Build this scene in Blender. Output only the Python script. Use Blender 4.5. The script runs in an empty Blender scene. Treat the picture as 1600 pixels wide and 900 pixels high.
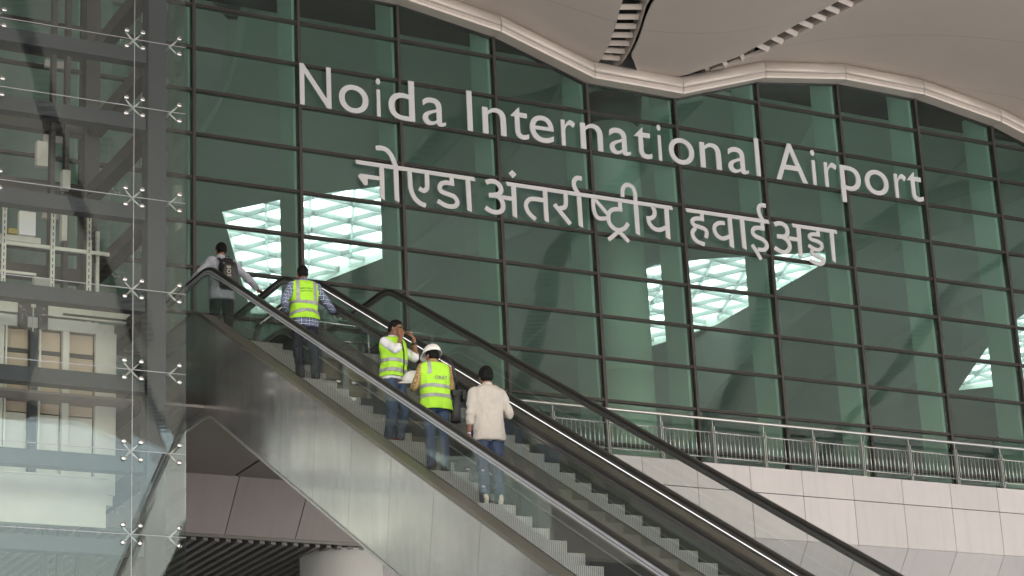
import bpy, bmesh, math, random
import numpy as np
from mathutils import Vector, Matrix, noise
from mathutils.bvhtree import BVHTree
random.seed(7)
R = math.radians
S = bpy.context.scene
COL = S.collection

# ------------------------------------------------------------------ camera
cd = bpy.data.cameras.new('camera')
cam = bpy.data.objects.new('camera', cd); COL.objects.link(cam)
cd.sensor_width = 36.0
cd.lens = 3571.68 / 1600 * 36
cd.clip_start = 0.1; cd.clip_end = 5000
RW = ((0.88359791, -0.46594936, -0.04632411), (0.10850337, 0.29998365, -0.94775357), (0.45550165, 0.83240675, 0.315622))
cm = Matrix.Identity(4)
for i in range(3):
    cm[i][0] = RW[0][i]; cm[i][1] = -RW[1][i]; cm[i][2] = -RW[2][i]
cm[0][3], cm[1][3], cm[2][3] = -13.227, -35.693, 1.6
cam.matrix_world = cm
S.camera = cam

# ------------------------------------------------------------------ world, sun, exposure
SUN_EL, SUN_AZ = R(52), R(205)       # azimuth from +y, clockwise: in front of the building, a little to the left
w = bpy.data.worlds.new('World'); S.world = w; w.use_nodes = True
nt = w.node_tree; nt.nodes.clear()
sky = nt.nodes.new('ShaderNodeTexSky'); sky.sky_type = 'NISHITA'; sky.sun_disc = False
sky.sun_elevation = SUN_EL; sky.sun_rotation = SUN_AZ
sky.air_density = 1.6; sky.dust_density = 4.0; sky.ozone_density = 1.0
bg = nt.nodes.new('ShaderNodeBackground'); bg.inputs[1].default_value = 0.15
wo = nt.nodes.new('ShaderNodeOutputWorld')
nt.links.new(sky.outputs[0], bg.inputs[0]); nt.links.new(bg.outputs[0], wo.inputs[0])
sl = bpy.data.lights.new('sun', 'SUN'); sl.energy = 3.6; sl.angle = R(0.6); sl.color = (1, .97, .93)
sun = bpy.data.objects.new('sun', sl); COL.objects.link(sun)
sd = Vector((math.sin(SUN_AZ) * math.cos(SUN_EL), math.cos(SUN_AZ) * math.cos(SUN_EL), math.sin(SUN_EL)))
sun.rotation_euler = sd.to_track_quat('Z', 'Y').to_euler()
vs = S.view_settings
S.display_settings.display_device = 'sRGB'
vs.view_transform = 'Standard'; vs.look = 'None'; vs.gamma = 1; vs.exposure = 1.95
S.render.engine = 'CYCLES'
cy = S.cycles
cy.use_denoising = True; cy.max_bounces = 10; cy.diffuse_bounces = 5; cy.glossy_bounces = 5
cy.transmission_bounces = 8; cy.transparent_max_bounces = 32; cy.sample_clamp_indirect = 6
cy.caustics_reflective = False; cy.caustics_refractive = False

# ------------------------------------------------------------------ units: the grid of the glass wall, one pane = .84 m high
UN = .84; ZO = 18.99; CW = 2.4358 * UN
def U(x, y, z): return (x * UN, y * UN, z * UN + ZO)
FLOOR = 12.065
T30 = math.tan(R(30))

# ------------------------------------------------------------------ materials
MATS = {}
def mat(name, col, rough=.5, metal=0., var=.0, vscale=3., bump=0., bscale=30., spec=.5, stretch=None, aniso=0., emit=0., coat=0.):
    if name in MATS: return MATS[name]
    m = bpy.data.materials.new(name); m.use_nodes = True; MATS[name] = m
    n = m.node_tree; L = n.links; b = n.nodes['Principled BSDF']
    b.inputs['Base Color'].default_value = (*col, 1); b.inputs['Roughness'].default_value = rough
    b.inputs['Metallic'].default_value = metal; b.inputs['Specular IOR Level'].default_value = spec
    if coat: b.inputs['Coat Weight'].default_value = coat
    if aniso: b.inputs['Anisotropic'].default_value = aniso
    if emit:
        b.inputs['Emission Color'].default_value = (*col, 1); b.inputs['Emission Strength'].default_value = emit
    tc = n.nodes.new('ShaderNodeTexCoord'); mp = n.nodes.new('ShaderNodeMapping')
    L.new(tc.outputs['Object'], mp.inputs[0])
    if stretch: mp.inputs['Scale'].default_value = stretch
    if var:
        nz = n.nodes.new('ShaderNodeTexNoise'); nz.inputs['Scale'].default_value = vscale; nz.inputs['Detail'].default_value = 6
        nz.inputs['Roughness'].default_value = .65
        L.new(mp.outputs[0], nz.inputs['Vector'])
        mr = n.nodes.new('ShaderNodeMapRange'); mr.inputs[1].default_value = .25; mr.inputs[2].default_value = .75
        mr.inputs[3].default_value = 1 - var; mr.inputs[4].default_value = 1 + var
        L.new(nz.outputs[0], mr.inputs[0])
        mx = n.nodes.new('ShaderNodeMix'); mx.data_type = 'RGBA'; mx.blend_type = 'MULTIPLY'; mx.inputs[0].default_value = 1
        mx.inputs[6].default_value = (*col, 1); L.new(mr.outputs[0], mx.inputs[7]); L.new(mx.outputs[2], b.inputs['Base Color'])
        m2 = n.nodes.new('ShaderNodeMapRange'); m2.inputs[1].default_value = .3; m2.inputs[2].default_value = .7
        m2.inputs[3].default_value = max(.03, rough * (1 - var * 1.2)); m2.inputs[4].default_value = min(1, rough * (1 + var * 1.2))
        L.new(nz.outputs[0], m2.inputs[0]); L.new(m2.outputs[0], b.inputs['Roughness'])
    if bump:
        n2 = n.nodes.new('ShaderNodeTexNoise'); n2.inputs['Scale'].default_value = bscale; n2.inputs['Detail'].default_value = 4
        L.new(mp.outputs[0], n2.inputs['Vector'])
        bp = n.nodes.new('ShaderNodeBump'); bp.inputs['Strength'].default_value = bump; bp.inputs['Distance'].default_value = .02
        L.new(n2.outputs[0], bp.inputs['Height']); L.new(bp.outputs[0], b.inputs['Normal'])
    return m

def glass(name, tint, ior=1.5, wavy=0., wscale=.5, dirt_haze=0.):
    m = bpy.data.materials.new(name); m.use_nodes = True; MATS[name] = m
    n = m.node_tree; L = n.links; n.nodes.clear()
    out = n.nodes.new('ShaderNodeOutputMaterial')
    tr = n.nodes.new('ShaderNodeBsdfTransparent'); tr.inputs[0].default_value = (*tint, 1)
    gl = n.nodes.new('ShaderNodeBsdfGlossy'); gl.inputs['Roughness'].default_value = 0.0; gl.inputs[0].default_value = (.93, 1, .97, 1)
    ge = n.nodes.new('ShaderNodeNewGeometry'); dt = n.nodes.new('ShaderNodeVectorMath'); dt.operation = 'DOT_PRODUCT'
    L.new(ge.outputs['Incoming'], dt.inputs[0]); L.new(ge.outputs['Normal'], dt.inputs[1])
    def mth(op, a, b):
        q = n.nodes.new('ShaderNodeMath'); q.operation = op
        for i, z in enumerate((a, b)):
            if z is None: continue
            if isinstance(z, (int, float)): q.inputs[i].default_value = z
            else: L.new(z, q.inputs[i])
        return q.outputs[0]
    f0 = ((ior - 1) / (ior + 1)) ** 2
    sc = mth('POWER', mth('SUBTRACT', 1.0, mth('ABSOLUTE', dt.outputs['Value'], None)), 5.0)
    fr = mth('ADD', mth('MULTIPLY', sc, 1 - f0), f0)
    mx = n.nodes.new('ShaderNodeMixShader')
    L.new(fr, mx.inputs[0]); L.new(tr.outputs[0], mx.inputs[1]); L.new(gl.outputs[0], mx.inputs[2])
    last = mx
    if wavy:
        tc = n.nodes.new('ShaderNodeTexCoord'); nz = n.nodes.new('ShaderNodeTexNoise')
        nz.inputs['Scale'].default_value = wscale; nz.inputs['Detail'].default_value = 1
        bp = n.nodes.new('ShaderNodeBump'); bp.inputs['Strength'].default_value = wavy; bp.inputs['Distance'].default_value = .05
        L.new(tc.outputs['Object'], nz.inputs['Vector']); L.new(nz.outputs[0], bp.inputs['Height']); L.new(bp.outputs[0], gl.inputs['Normal'])
    if dirt_haze:  # grey diffuse film: glass dirt, plus painted haze that greys the green wall
        tc = n.nodes.new('ShaderNodeTexCoord'); mp = n.nodes.new('ShaderNodeMapping'); mp.inputs['Scale'].default_value = (1, 1, .25)
        nz = n.nodes.new('ShaderNodeTexNoise'); nz.inputs['Scale'].default_value = 2.2; nz.inputs['Detail'].default_value = 8
        L.new(tc.outputs['Object'], mp.inputs[0]); L.new(mp.outputs[0], nz.inputs['Vector'])
        mr = n.nodes.new('ShaderNodeMapRange'); mr.inputs[1].default_value = .4; mr.inputs[2].default_value = .8
        mr.inputs[3].default_value = dirt_haze * .3; mr.inputs[4].default_value = dirt_haze
        L.new(nz.outputs[0], mr.inputs[0])
        df = n.nodes.new('ShaderNodeBsdfDiffuse'); df.inputs[0].default_value = (.55, .55, .52, 1)
        m2 = n.nodes.new('ShaderNodeMixShader'); L.new(mr.outputs[0], m2.inputs[0]); L.new(mx.outputs[0], m2.inputs[1]); L.new(df.outputs[0], m2.inputs[2])
        last = m2
    L.new(last.outputs[0], out.inputs[0])
    return m

def brushed():
    m = mat('brushed_steel', (.68, .675, .66), .24, .9)
    n = m.node_tree; L = n.links; b = n.nodes['Principled BSDF']
    tc = n.nodes.new('ShaderNodeTexCoord'); mp = n.nodes.new('ShaderNodeMapping')
    mp.inputs['Rotation'].default_value = (R(-24), 0, 0); mp.inputs['Scale'].default_value = (1, 3.2, .30)
    L.new(tc.outputs['Object'], mp.inputs[0])
    def noise_(vec, scale, det, lo, hi, a, b_):
        z = n.nodes.new('ShaderNodeTexNoise'); z.inputs['Scale'].default_value = scale; z.inputs['Detail'].default_value = det
        L.new(vec, z.inputs['Vector'])
        q = n.nodes.new('ShaderNodeMapRange'); q.inputs[1].default_value = lo; q.inputs[2].default_value = hi; q.inputs[3].default_value = a; q.inputs[4].default_value = b_
        L.new(z.outputs[0], q.inputs[0]); return z.outputs[0], q.outputs[0]
    _, v1 = noise_(mp.outputs[0], 1.7, 5, .3, .7, .95, 1.04)
    _, v2 = noise_(tc.outputs['Object'], .55, 3, .3, .7, .86, 1.08)
    mm = n.nodes.new('ShaderNodeMath'); mm.operation = 'MULTIPLY'; L.new(v1, mm.inputs[0]); L.new(v2, mm.inputs[1])
    mx = n.nodes.new('ShaderNodeMix'); mx.data_type = 'RGBA'; mx.blend_type = 'MULTIPLY'; mx.inputs[0].default_value = 1
    mx.inputs[6].default_value = (.71, .685, .685, 1); L.new(mm.outputs[0], mx.inputs[7]); L.new(mx.outputs[2], b.inputs['Base Color'])
    _, r1 = noise_(mp.outputs[0], 2.6, 4, .3, .7, .13, .20); L.new(r1, b.inputs['Roughness'])
    w0, _ = noise_(tc.outputs['Object'], .42, 1, 0, 1, 0, 1)
    bp = n.nodes.new('ShaderNodeBump'); bp.inputs['Strength'].default_value = .4; bp.inputs['Distance'].default_value = .09
    L.new(w0, bp.inputs['Height']); L.new(bp.outputs[0], b.inputs['Normal'])
    return m

M_ground = mat('pale_concrete', (.40, .40, .40), .8, 0, .15, .3)
M_soffit = mat('soffit_paint', (.50, .43, .372), .55, 0, .05, .35, .02, 2)
M_trim = mat('bronze_cream_trim', (.58, .50, .43), .42, .2, .04, 1.5)
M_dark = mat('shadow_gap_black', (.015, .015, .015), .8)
M_mull = mat('mullion_bronze_grey', (.062, .054, .048), .42, .35, .12, 4)
M_fin = mat('pale_fin', (.78, .82, .79), .4, 0, .05, 1)
M_white = mat('white_plaster', (.82, .80, .78), .6, 0, .05, 1.5, .02, 8)
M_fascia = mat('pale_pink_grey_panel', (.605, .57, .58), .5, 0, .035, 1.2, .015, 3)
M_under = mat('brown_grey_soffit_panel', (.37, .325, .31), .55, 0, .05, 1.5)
M_slat = mat('slat_grey', (.20, .185, .17), .5, 0, .1, 3)
M_sign = mat('sign_letter_grey', (.58, .565, .555), .45, 0, .03, 2)
M_steel = mat('stainless_steel', (.62, .61, .60), .33, .8, .04, 5)
M_chrome = mat('polished_steel', (.62, .61, .60), .2, 1.)
M_brush = brushed()
M_deck = mat('bronze_steel_deck', (.33, .30, .26), .34, .85, .05, 2.5)
M_skirt = mat('dark_skirt', (.07, .07, .072), .38, .4, .15, 3)
M_rubber = mat('black_rubber', (.022, .020, .018), .38, 0, .2, 6)
M_rail = mat('rail_guide_grey', (.50, .49, .53), .35, .35, .1, 4)
M_frame = mat('charcoal_frame_paint', (.042, .045, .054), .45, .2, .1, 3)
M_frame2 = mat('brown_grey_frame_paint', (.058, .051, .047), .5, .1, .12, 3)
M_galv = mat('galvanised_white_metal', (.60, .58, .53), .42, .3, .15, 4)
M_cab = mat('cab_cream_panel', (.62, .60, .55), .4, .1, .08, 2)
M_beige = mat('cab_beige_lining', (.55, .43, .33), .5, 0, .05, 2)
M_ceil = mat('hall_ceiling_paint', (.80, .82, .80), .6, 0, .06, .4)
M_hall = mat('hall_wall', (.27, .275, .27), .7, 0, .1, .5)
M_capital = mat('dark_capital', (.05, .05, .05), .5)
M_led = mat('led_white', (1, .98, .95), .5, emit=.35)
M_yellow = mat('yellow_plastic', (.38, .28, .05), .6)
M_skin = mat('brown_skin', (.23, .105, .062), .5, 0, .08, 20, .05, 60)
M_hair = mat('black_hair', (.006, .0055, .005), .6, 0, .3, 60, .3, 130, spec=.15)
M_lime = mat('fluorescent_lime_cloth', (.43, .80, .045), .75, 0, .06, 12, .25, 30)
M_stripe = mat('grey_reflective_tape', (.34, .34, .34), .42, .2, .08, 20)
M_ink = mat('dark_green_print', (.02, .07, .03), .7)
M_greyink = mat('grey_print', (.22, .25, .20), .7)
M_hat = mat('white_hard_hat_plastic', (.78, .77, .74), .3, 0, .03, 4, coat=.3)
M_blackcloth = mat('black_nylon', (.014, .014, .015), .6, 0, .2, 30, .3, 60)
M_greycloth = mat('charcoal_nylon', (.045, .045, .048), .6, 0, .15, 30, .3, 60)
M_navy = mat('navy_trousers', (.012, .014, .028), .8, 0, .15, 15, .2, 40)
M_black = mat('black_trousers', (.011, .011, .012), .8, 0, .15, 15, .2, 40)
M_jeans = mat('blue_denim', (.040, .068, .130), .85, 0, .3, 10, .3, 50)
M_jeans2 = mat('dark_blue_denim', (.025, .042, .090), .85, 0, .3, 10, .3, 50)
M_cream = mat('cream_linen', (.48, .435, .395), .85, 0, .04, 25, .3, 70)
M_grey_shirt = mat('pale_grey_blue_cotton', (.40, .41, .47), .85, 0, .05, 12, .25, 40)
M_white_shirt = mat('white_cotton', (.74, .73, .76), .85, 0, .04, 12, .25, 40)
M_shoe = mat('black_leather', (.015, .014, .013), .4)
M_sneak = mat('cream_canvas', (.62, .55, .42), .7)
M_red = mat('dark_red_leather', (.16, .012, .012), .5)
M_lens = mat('dark_lens', (.005, .005, .006), .1)
M_paper = mat('white_paper', (.7, .7, .72), .7)
M_bluebook = mat('blue_cover', (.05, .07, .3), .5)

def plaid(name, base, dark, light, sc):
    m = mat(name, base, .85, 0, 0, 1, .2, 40)
    n = m.node_tree; L = n.links; b = n.nodes['Principled BSDF']
    tc = n.nodes.new('ShaderNodeTexCoord'); sp = n.nodes.new('ShaderNodeSeparateXYZ'); L.new(tc.outputs['Object'], sp.inputs[0])
    def band(sock, width, ph):
        a = n.nodes.new('ShaderNodeMath'); a.operation = 'MULTIPLY_ADD'; a.inputs[1].default_value = sc; a.inputs[2].default_value = ph; L.new(sock, a.inputs[0])
        f = n.nodes.new('ShaderNodeMath'); f.operation = 'FRACT'; L.new(a.outputs[0], f.inputs[0])
        l = n.nodes.new('ShaderNodeMath'); l.operation = 'LESS_THAN'; l.inputs[1].default_value = width; L.new(f.outputs[0], l.inputs[0])
        return l.outputs[0]
    sxy = n.nodes.new('ShaderNodeMath'); sxy.operation = 'MULTIPLY_ADD'; sxy.inputs[1].default_value = .8
    L.new(sp.outputs['Y'], sxy.inputs[0]); L.new(sp.outputs['X'], sxy.inputs[2])
    cur = None; colr = (*base, 1)
    for sock, wd, ph, c, fac in ((sxy.outputs[0], .5, 0, dark, .6), (sp.outputs['Z'], .5, 0, dark, .6), (sxy.outputs[0], .13, .8, light, .8), (sp.outputs['Z'], .13, .8, light, .8)):
        mx = n.nodes.new('ShaderNodeMix'); mx.data_type = 'RGBA'
        mu = n.nodes.new('ShaderNodeMath'); mu.operation = 'MULTIPLY'; mu.inputs[1].default_value = fac; L.new(band(sock, wd, ph), mu.inputs[0])
        L.new(mu.outputs[0], mx.inputs[0])
        if cur is None: mx.inputs[6].default_value = colr
        else: L.new(cur, mx.inputs[6])
        mx.inputs[7].default_value = (*c, 1); cur = mx.outputs[2]
    L.new(cur, b.inputs['Base Color'])
    return m
M_plaid_blue = plaid('blue_white_plaid', (.14, .18, .32), (.015, .022, .085), (.70, .72, .80), 19)
M_plaid_yel = plaid('yellow_brown_plaid', (.50, .32, .13), (.05, .03, .02), (.62, .45, .2), 26)

def step_mat():
    m = mat('ribbed_step_metal', (.38, .385, .39), .45, .45, .15, 8)
    n = m.node_tree; L = n.links; b = n.nodes['Principled BSDF']
    tc = n.nodes.new('ShaderNodeTexCoord'); sp = n.nodes.new('ShaderNodeSeparateXYZ'); L.new(tc.outputs['Object'], sp.inputs[0])
    a = n.nodes.new('ShaderNodeMath'); a.operation = 'MULTIPLY'; a.inputs[1].default_value = 2 * math.pi / .026; L.new(sp.outputs['X'], a.inputs[0])
    s = n.nodes.new('ShaderNodeMath'); s.operation = 'SINE'; L.new(a.outputs[0], s.inputs[0])
    mr = n.nodes.new('ShaderNodeMapRange'); mr.inputs[1].default_value = -1; mr.inputs[2].default_value = 1; mr.inputs[3].default_value = .22; mr.inputs[4].default_value = .52
    L.new(s.outputs[0], mr.inputs[0])
    nz = n.nodes.new('ShaderNodeTexNoise'); nz.inputs['Scale'].default_value = 4; L.new(tc.outputs['Object'], nz.inputs['Vector'])
    m3 = n.nodes.new('ShaderNodeMath'); m3.operation = 'MULTIPLY_ADD'; m3.inputs[1].default_value = .16; m3.inputs[2].default_value = -.08; L.new(nz.outputs[0], m3.inputs[0])
    ad = n.nodes.new('ShaderNodeMath'); ad.operation = 'ADD'; L.new(mr.outputs[0], ad.inputs[0]); L.new(m3.outputs[0], ad.inputs[1])
    L.new(ad.outputs[0], b.inputs['Base Color'])
    bp = n.nodes.new('ShaderNodeBump'); bp.inputs['Strength'].default_value = .5; bp.inputs['Distance'].default_value = .01
    L.new(s.outputs[0], bp.inputs['Height']); L.new(bp.outputs[0], b.inputs['Normal'])
    return m
M_step = step_mat()
def seams(m, k=.42):
    n = m.node_tree; L = n.links; b = n.nodes['Principled BSDF']; src = b.inputs['Base Color'].links[0].from_socket
    tc = n.nodes.new('ShaderNodeTexCoord'); sp = n.nodes.new('ShaderNodeSeparateXYZ'); L.new(tc.outputs['Object'], sp.inputs[0])
    a = n.nodes.new('ShaderNodeMath'); a.operation = 'MULTIPLY_ADD'; a.inputs[1].default_value = .35; L.new(sp.outputs['X'], a.inputs[0]); L.new(sp.outputs['Y'], a.inputs[2])
    c = n.nodes.new('ShaderNodeMath'); c.operation = 'MULTIPLY'; c.inputs[1].default_value = k; L.new(a.outputs[0], c.inputs[0])
    f = n.nodes.new('ShaderNodeMath'); f.operation = 'FRACT'; L.new(c.outputs[0], f.inputs[0])
    l = n.nodes.new('ShaderNodeMath'); l.operation = 'LESS_THAN'; l.inputs[1].default_value = .010; L.new(f.outputs[0], l.inputs[0])
    g = n.nodes.new('ShaderNodeMath'); g.operation = 'MULTIPLY'; g.inputs[1].default_value = .30; L.new(l.outputs[0], g.inputs[0])
    mx = n.nodes.new('ShaderNodeMix'); mx.data_type = 'RGBA'; L.new(g.outputs[0], mx.inputs[0]); L.new(src, mx.inputs[6]); mx.inputs[7].default_value = (.12, .1, .09, 1)
    L.new(mx.outputs[2], b.inputs['Base Color'])
seams(M_soffit)
def vary(m, amt, streak=0.):
    n = m.node_tree; L = n.links
    tr = next((q for q in n.nodes if q.type == 'BSDF_TRANSPARENT'), None)
    sock = n.nodes['Principled BSDF'].inputs['Base Color'] if 'Principled BSDF' in n.nodes else tr.inputs[0]
    oi = n.nodes.new('ShaderNodeObjectInfo'); mr = n.nodes.new('ShaderNodeMapRange'); mr.inputs[3].default_value = 1 - amt; mr.inputs[4].default_value = 1 + amt * .6
    L.new(oi.outputs['Random'], mr.inputs[0]); fac = mr.outputs[0]
    if streak:
        tc = n.nodes.new('ShaderNodeTexCoord'); mp = n.nodes.new('ShaderNodeMapping'); mp.inputs['Scale'].default_value = (5, 1, .35); L.new(tc.outputs['Object'], mp.inputs[0])
        nz = n.nodes.new('ShaderNodeTexNoise'); nz.inputs['Scale'].default_value = 1.6; nz.inputs['Detail'].default_value = 6; L.new(mp.outputs[0], nz.inputs['Vector'])
        m2 = n.nodes.new('ShaderNodeMapRange'); m2.inputs[1].default_value = .5; m2.inputs[2].default_value = .75; m2.inputs[3].default_value = 1; m2.inputs[4].default_value = 1 - streak; L.new(nz.outputs[0], m2.inputs[0])
        mm = n.nodes.new('ShaderNodeMath'); mm.operation = 'MULTIPLY'; L.new(fac, mm.inputs[0]); L.new(m2.outputs[0], mm.inputs[1]); fac = mm.outputs[0]
    mx = n.nodes.new('ShaderNodeMix'); mx.data_type = 'RGBA'; mx.blend_type = 'MULTIPLY'; mx.inputs[0].default_value = 1
    if sock.links: L.new(sock.links[0].from_socket, mx.inputs[6])
    else: mx.inputs[6].default_value = sock.default_value
    L.new(fac, mx.inputs[7]); L.new(mx.outputs[2], sock)
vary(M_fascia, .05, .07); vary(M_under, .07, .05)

M_gwall = glass('green_tinted_glass', (.72, .85, .79), 1.56, .08, .45, .010)
vary(M_gwall, .06)
M_gesc = glass('clear_balustrade_glass', (.955, .972, .965), 1.85, .03, .4, .012)
M_gtower = glass('clear_tower_glass', (.93, .955, .945), 1.5, .08, .35, .005)
def skylight_mat():
    m = bpy.data.materials.new('frosted_roof_glass'); m.use_nodes = True; n = m.node_tree; n.nodes.clear(); L = n.links
    o = n.nodes.new('ShaderNodeOutputMaterial'); t = n.nodes.new('ShaderNodeBsdfTranslucent'); t.inputs[0].default_value = (.93, .94, .94, 1)
    tr = n.nodes.new('ShaderNodeBsdfTransparent'); tr.inputs[0].default_value = (.6, .62, .62, 1)
    mx = n.nodes.new('ShaderNodeMixShader'); mx.inputs[0].default_value = .25
    L.new(t.outputs[0], mx.inputs[1]); L.new(tr.outputs[0], mx.inputs[2]); L.new(mx.outputs[0], o.inputs[0]); return m
M_sky = skylight_mat()
M_skybar = skylight_mat(); M_skybar.name = 'pale_roof_bar'
for q in M_skybar.node_tree.nodes:
    if q.type == 'BSDF_TRANSLUCENT': q.inputs[0].default_value = (.80, .82, .82, 1)
    if q.type == 'BSDF_TRANSPARENT': q.inputs[0].default_value = (.45, .46, .46, 1)

# ------------------------------------------------------------------ mesh and naming helpers
ORG = {}
class MB:
    def __init__(s): s.v = []; s.f = []
    def add(s, vs, fs):
        o = len(s.v); s.v += [tuple(p) for p in vs]; s.f += [tuple(i + o for i in f) for f in fs]
    def box(s, x0, x1, y0, y1, z0, z1):
        s.add([(x0, y0, z0), (x1, y0, z0), (x1, y1, z0), (x0, y1, z0), (x0, y0, z1), (x1, y0, z1), (x1, y1, z1), (x0, y1, z1)],
              [(0, 3, 2, 1), (4, 5, 6, 7), (0, 1, 5, 4), (1, 2, 6, 5), (2, 3, 7, 6), (3, 0, 4, 7)]); return s
    def prism(s, poly, fn, a, b):        # poly in 2d, fn(u, v, depth) -> point
        n = len(poly); s.add([fn(u, v, a) for u, v in poly] + [fn(u, v, b) for u, v in poly],
              [tuple(range(n - 1, -1, -1)), tuple(range(n, 2 * n))] + [(i, (i + 1) % n, n + (i + 1) % n, n + i) for i in range(n)]); return s
    def loft(s, rings, cap=True, closed=True):
        n = len(rings[0]); vs = [p for r in rings for p in r]; fs = []
        for k in range(len(rings) - 1):
            for i in range(n if closed else n - 1):
                j = (i + 1) % n; fs.append((k * n + i, k * n + j, (k + 1) * n + j, (k + 1) * n + i))
        if cap and closed: fs.append(tuple(range(n - 1, -1, -1))); fs.append(tuple((len(rings) - 1) * n + i for i in range(n)))
        s.add(vs, fs); return s
    def tube(s, pts, rad, n=10, cap=True, up=(0, 0, 1), sx=1., sy=1.):
        pts = [Vector(p) for p in pts]; rings = []
        rr = rad if isinstance(rad, (list, tuple)) else [rad] * len(pts)
        u = None
        for k, p in enumerate(pts):
            d = (pts[min(k + 1, len(pts) - 1)] - pts[max(k - 1, 0)]).normalized()
            if u is None:
                u = d.cross(Vector(up))
                if u.length < .05: u = d.cross(Vector((0, 1, 0)))
            u = (u - d * u.dot(d)).normalized(); v = d.cross(u)
            rings.append([p + (u * math.cos(2 * math.pi * i / n) * sx + v * math.sin(2 * math.pi * i / n) * sy) * rr[k] for i in range(n)])
        s.loft(rings, cap); return s
    def ball(s, c, r, n=14, m=9, rot=None):
        c = Vector(c); r = (r, r, r) if isinstance(r, (int, float)) else r
        rings = []
        for k in range(1, m):
            t = math.pi * k / m
            ring = []
            for i in range(n):
                p = Vector((r[0] * math.sin(t) * math.cos(2 * math.pi * i / n), r[1] * math.sin(t) * math.sin(2 * math.pi * i / n), -r[2] * math.cos(t)))
                ring.append(c + (rot @ p if rot else p))
            rings.append(ring)
        o = len(s.v); s.loft(rings, False)
        a = Vector((0, 0, -r[2])); b = Vector((0, 0, r[2]))
        if rot: a = rot @ a; b = rot @ b
        s.v += [tuple(c + a), tuple(c + b)]; ia = len(s.v) - 2; ib = ia + 1; l = o + (m - 2) * n
        for i in range(n):
            j = (i + 1) % n; s.f += [(ia, o + j, o + i), (l + i, l + j, ib)]
        return s
    def limb(s, pts, rad, n=14):         # smooth tapered limb with round ends through the joints
        P = [Vector(p) for p in pts]; out = []; rr = []
        for k in range(len(P) - 1):
            p0 = P[max(k - 1, 0)]; p1 = P[k]; p2 = P[k + 1]; p3 = P[min(k + 2, len(P) - 1)]
            for q in range(6):
                t = q / 6; lin = p1.lerp(p2, t)
                cr = .5 * ((2 * p1) + (p2 - p0) * t + (2 * p0 - 5 * p1 + 4 * p2 - p3) * t * t + (3 * p1 - p0 - 3 * p2 + p3) * t ** 3)
                out.append(lin.lerp(cr, .55)); rr.append(rad[k] + (rad[k + 1] - rad[k]) * t)
        out.append(P[-1]); rr.append(rad[-1])
        s.tube(out, rr, n); s.ball(P[0], rad[0] * .995, n, 8); s.ball(P[-1], rad[-1] * .995, n, 8); return s
    def mesh(s, name, org=(0, 0, 0)):
        me = bpy.data.meshes.new(name)
        me.from_pydata([(p[0] - org[0], p[1] - org[1], p[2] - org[2]) for p in s.v], [], s.f); me.validate(); return me
    def build(s, name, m, parent=None, smooth=False, bevel=0.):
        org = ORG.get(parent.name, (0, 0, 0)) if parent else (0, 0, 0)
        me = s.mesh(name, org); fixn(me); me.materials.append(m)
        return link(name, me, parent, smooth, bevel)
def fixn(me):
    b = bmesh.new(); b.from_mesh(me); bmesh.ops.recalc_face_normals(b, faces=b.faces); b.to_mesh(me); b.free()
def link(name, me, parent=None, smooth=False, bevel=0.):
    o = bpy.data.objects.new(name, me); COL.objects.link(o)
    if parent: o.parent = parent; ORG[o.name] = ORG.get(parent.name, (0, 0, 0))
    if smooth:
        for p in me.polygons: p.use_smooth = True
    if bevel:
        bv = o.modifiers.new('bevel', 'BEVEL'); bv.width = bevel; bv.segments = 2; bv.limit_method = 'ANGLE'
    return o
def thing(name, label, cat, loc=(0, 0, 0), group=None):
    o = bpy.data.objects.new(name, None); COL.objects.link(o); o.location = loc; o.empty_display_size = .2
    ORG[o.name] = tuple(loc); tag(o, label, cat, group); return o
def tag(o, label, cat, group=None):
    o['label'] = label; o['category'] = cat
    if group: o['group'] = group
def struct(o): o['kind'] = 'structure'; return o
def gmesh(fn, nu, nv):                    # grid sheet
    m = MB(); m.add([fn(i / nu, j / nv) for j in range(nv + 1) for i in range(nu + 1)],
                    [(j * (nu + 1) + i, j * (nu + 1) + i + 1, (j + 1) * (nu + 1) + i + 1, (j + 1) * (nu + 1) + i) for j in range(nv) for i in range(nu)])
    return m
def interp(tab, t):
    if t >= tab[0][0]: return tab[0][1]
    for (a, x), (b, y) in zip(tab, tab[1:]):
        if t >= b: return x + (y - x) * (t - a) / (b - a)
    return tab[-1][1]

# ================================================================== ground
g = MB(); g.add([(-1500, -1500, 0), (1500, -1500, 0), (1500, 1500, 0), (-1500, 1500, 0)], [(0, 1, 2, 3)])
struct(g.build('ground', M_ground))

# ================================================================== terminal building: floors, walls, ceilings, edge panels
bld = thing('terminal_building', 'pale panelled terminal floor edge and dark hall behind the green glass wall', 'building', U(4, 4, -9))
m = MB(); m.box(-24, 42, .12, 29, FLOOR - .25, FLOOR - .02); m.build('hall_floor', M_hall, bld)
m = MB(); m.box(-24, 42, 28.6, 29, 0, U(0, 0, 4.6)[2]); m.build('back_wall', M_hall, bld)
for xw in (-24.4, 42): MB().box(xw, xw + .4, 0, 29, 0, U(0, 0, 4.6)[2]).build('side_wall', M_hall, bld)
SKY = [[(8.03, 19.18), (9.6, 17.23), (12.08, 15.14), (14.73, 20.51), (13.63, 24.0), (13.37, 28.0), (12.58, 28.28)],
       [(23.0, 19.17), (24.58, 17.76), (28.45, 15.51), (28.84, 17.74), (29.84, 20.96), (29.51, 22.02), (28.03, 27.16)],
       [(43.44, 28.11), (40.32, 22.19), (39.41, 20.54), (37.89, 17.69), (37.76, 15.45), (45.64, 23.51), (44.83, 26.85)]]
CZ = U(0, 0, 4)[2]
bm = bmesh.new(); ed = []
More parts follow.
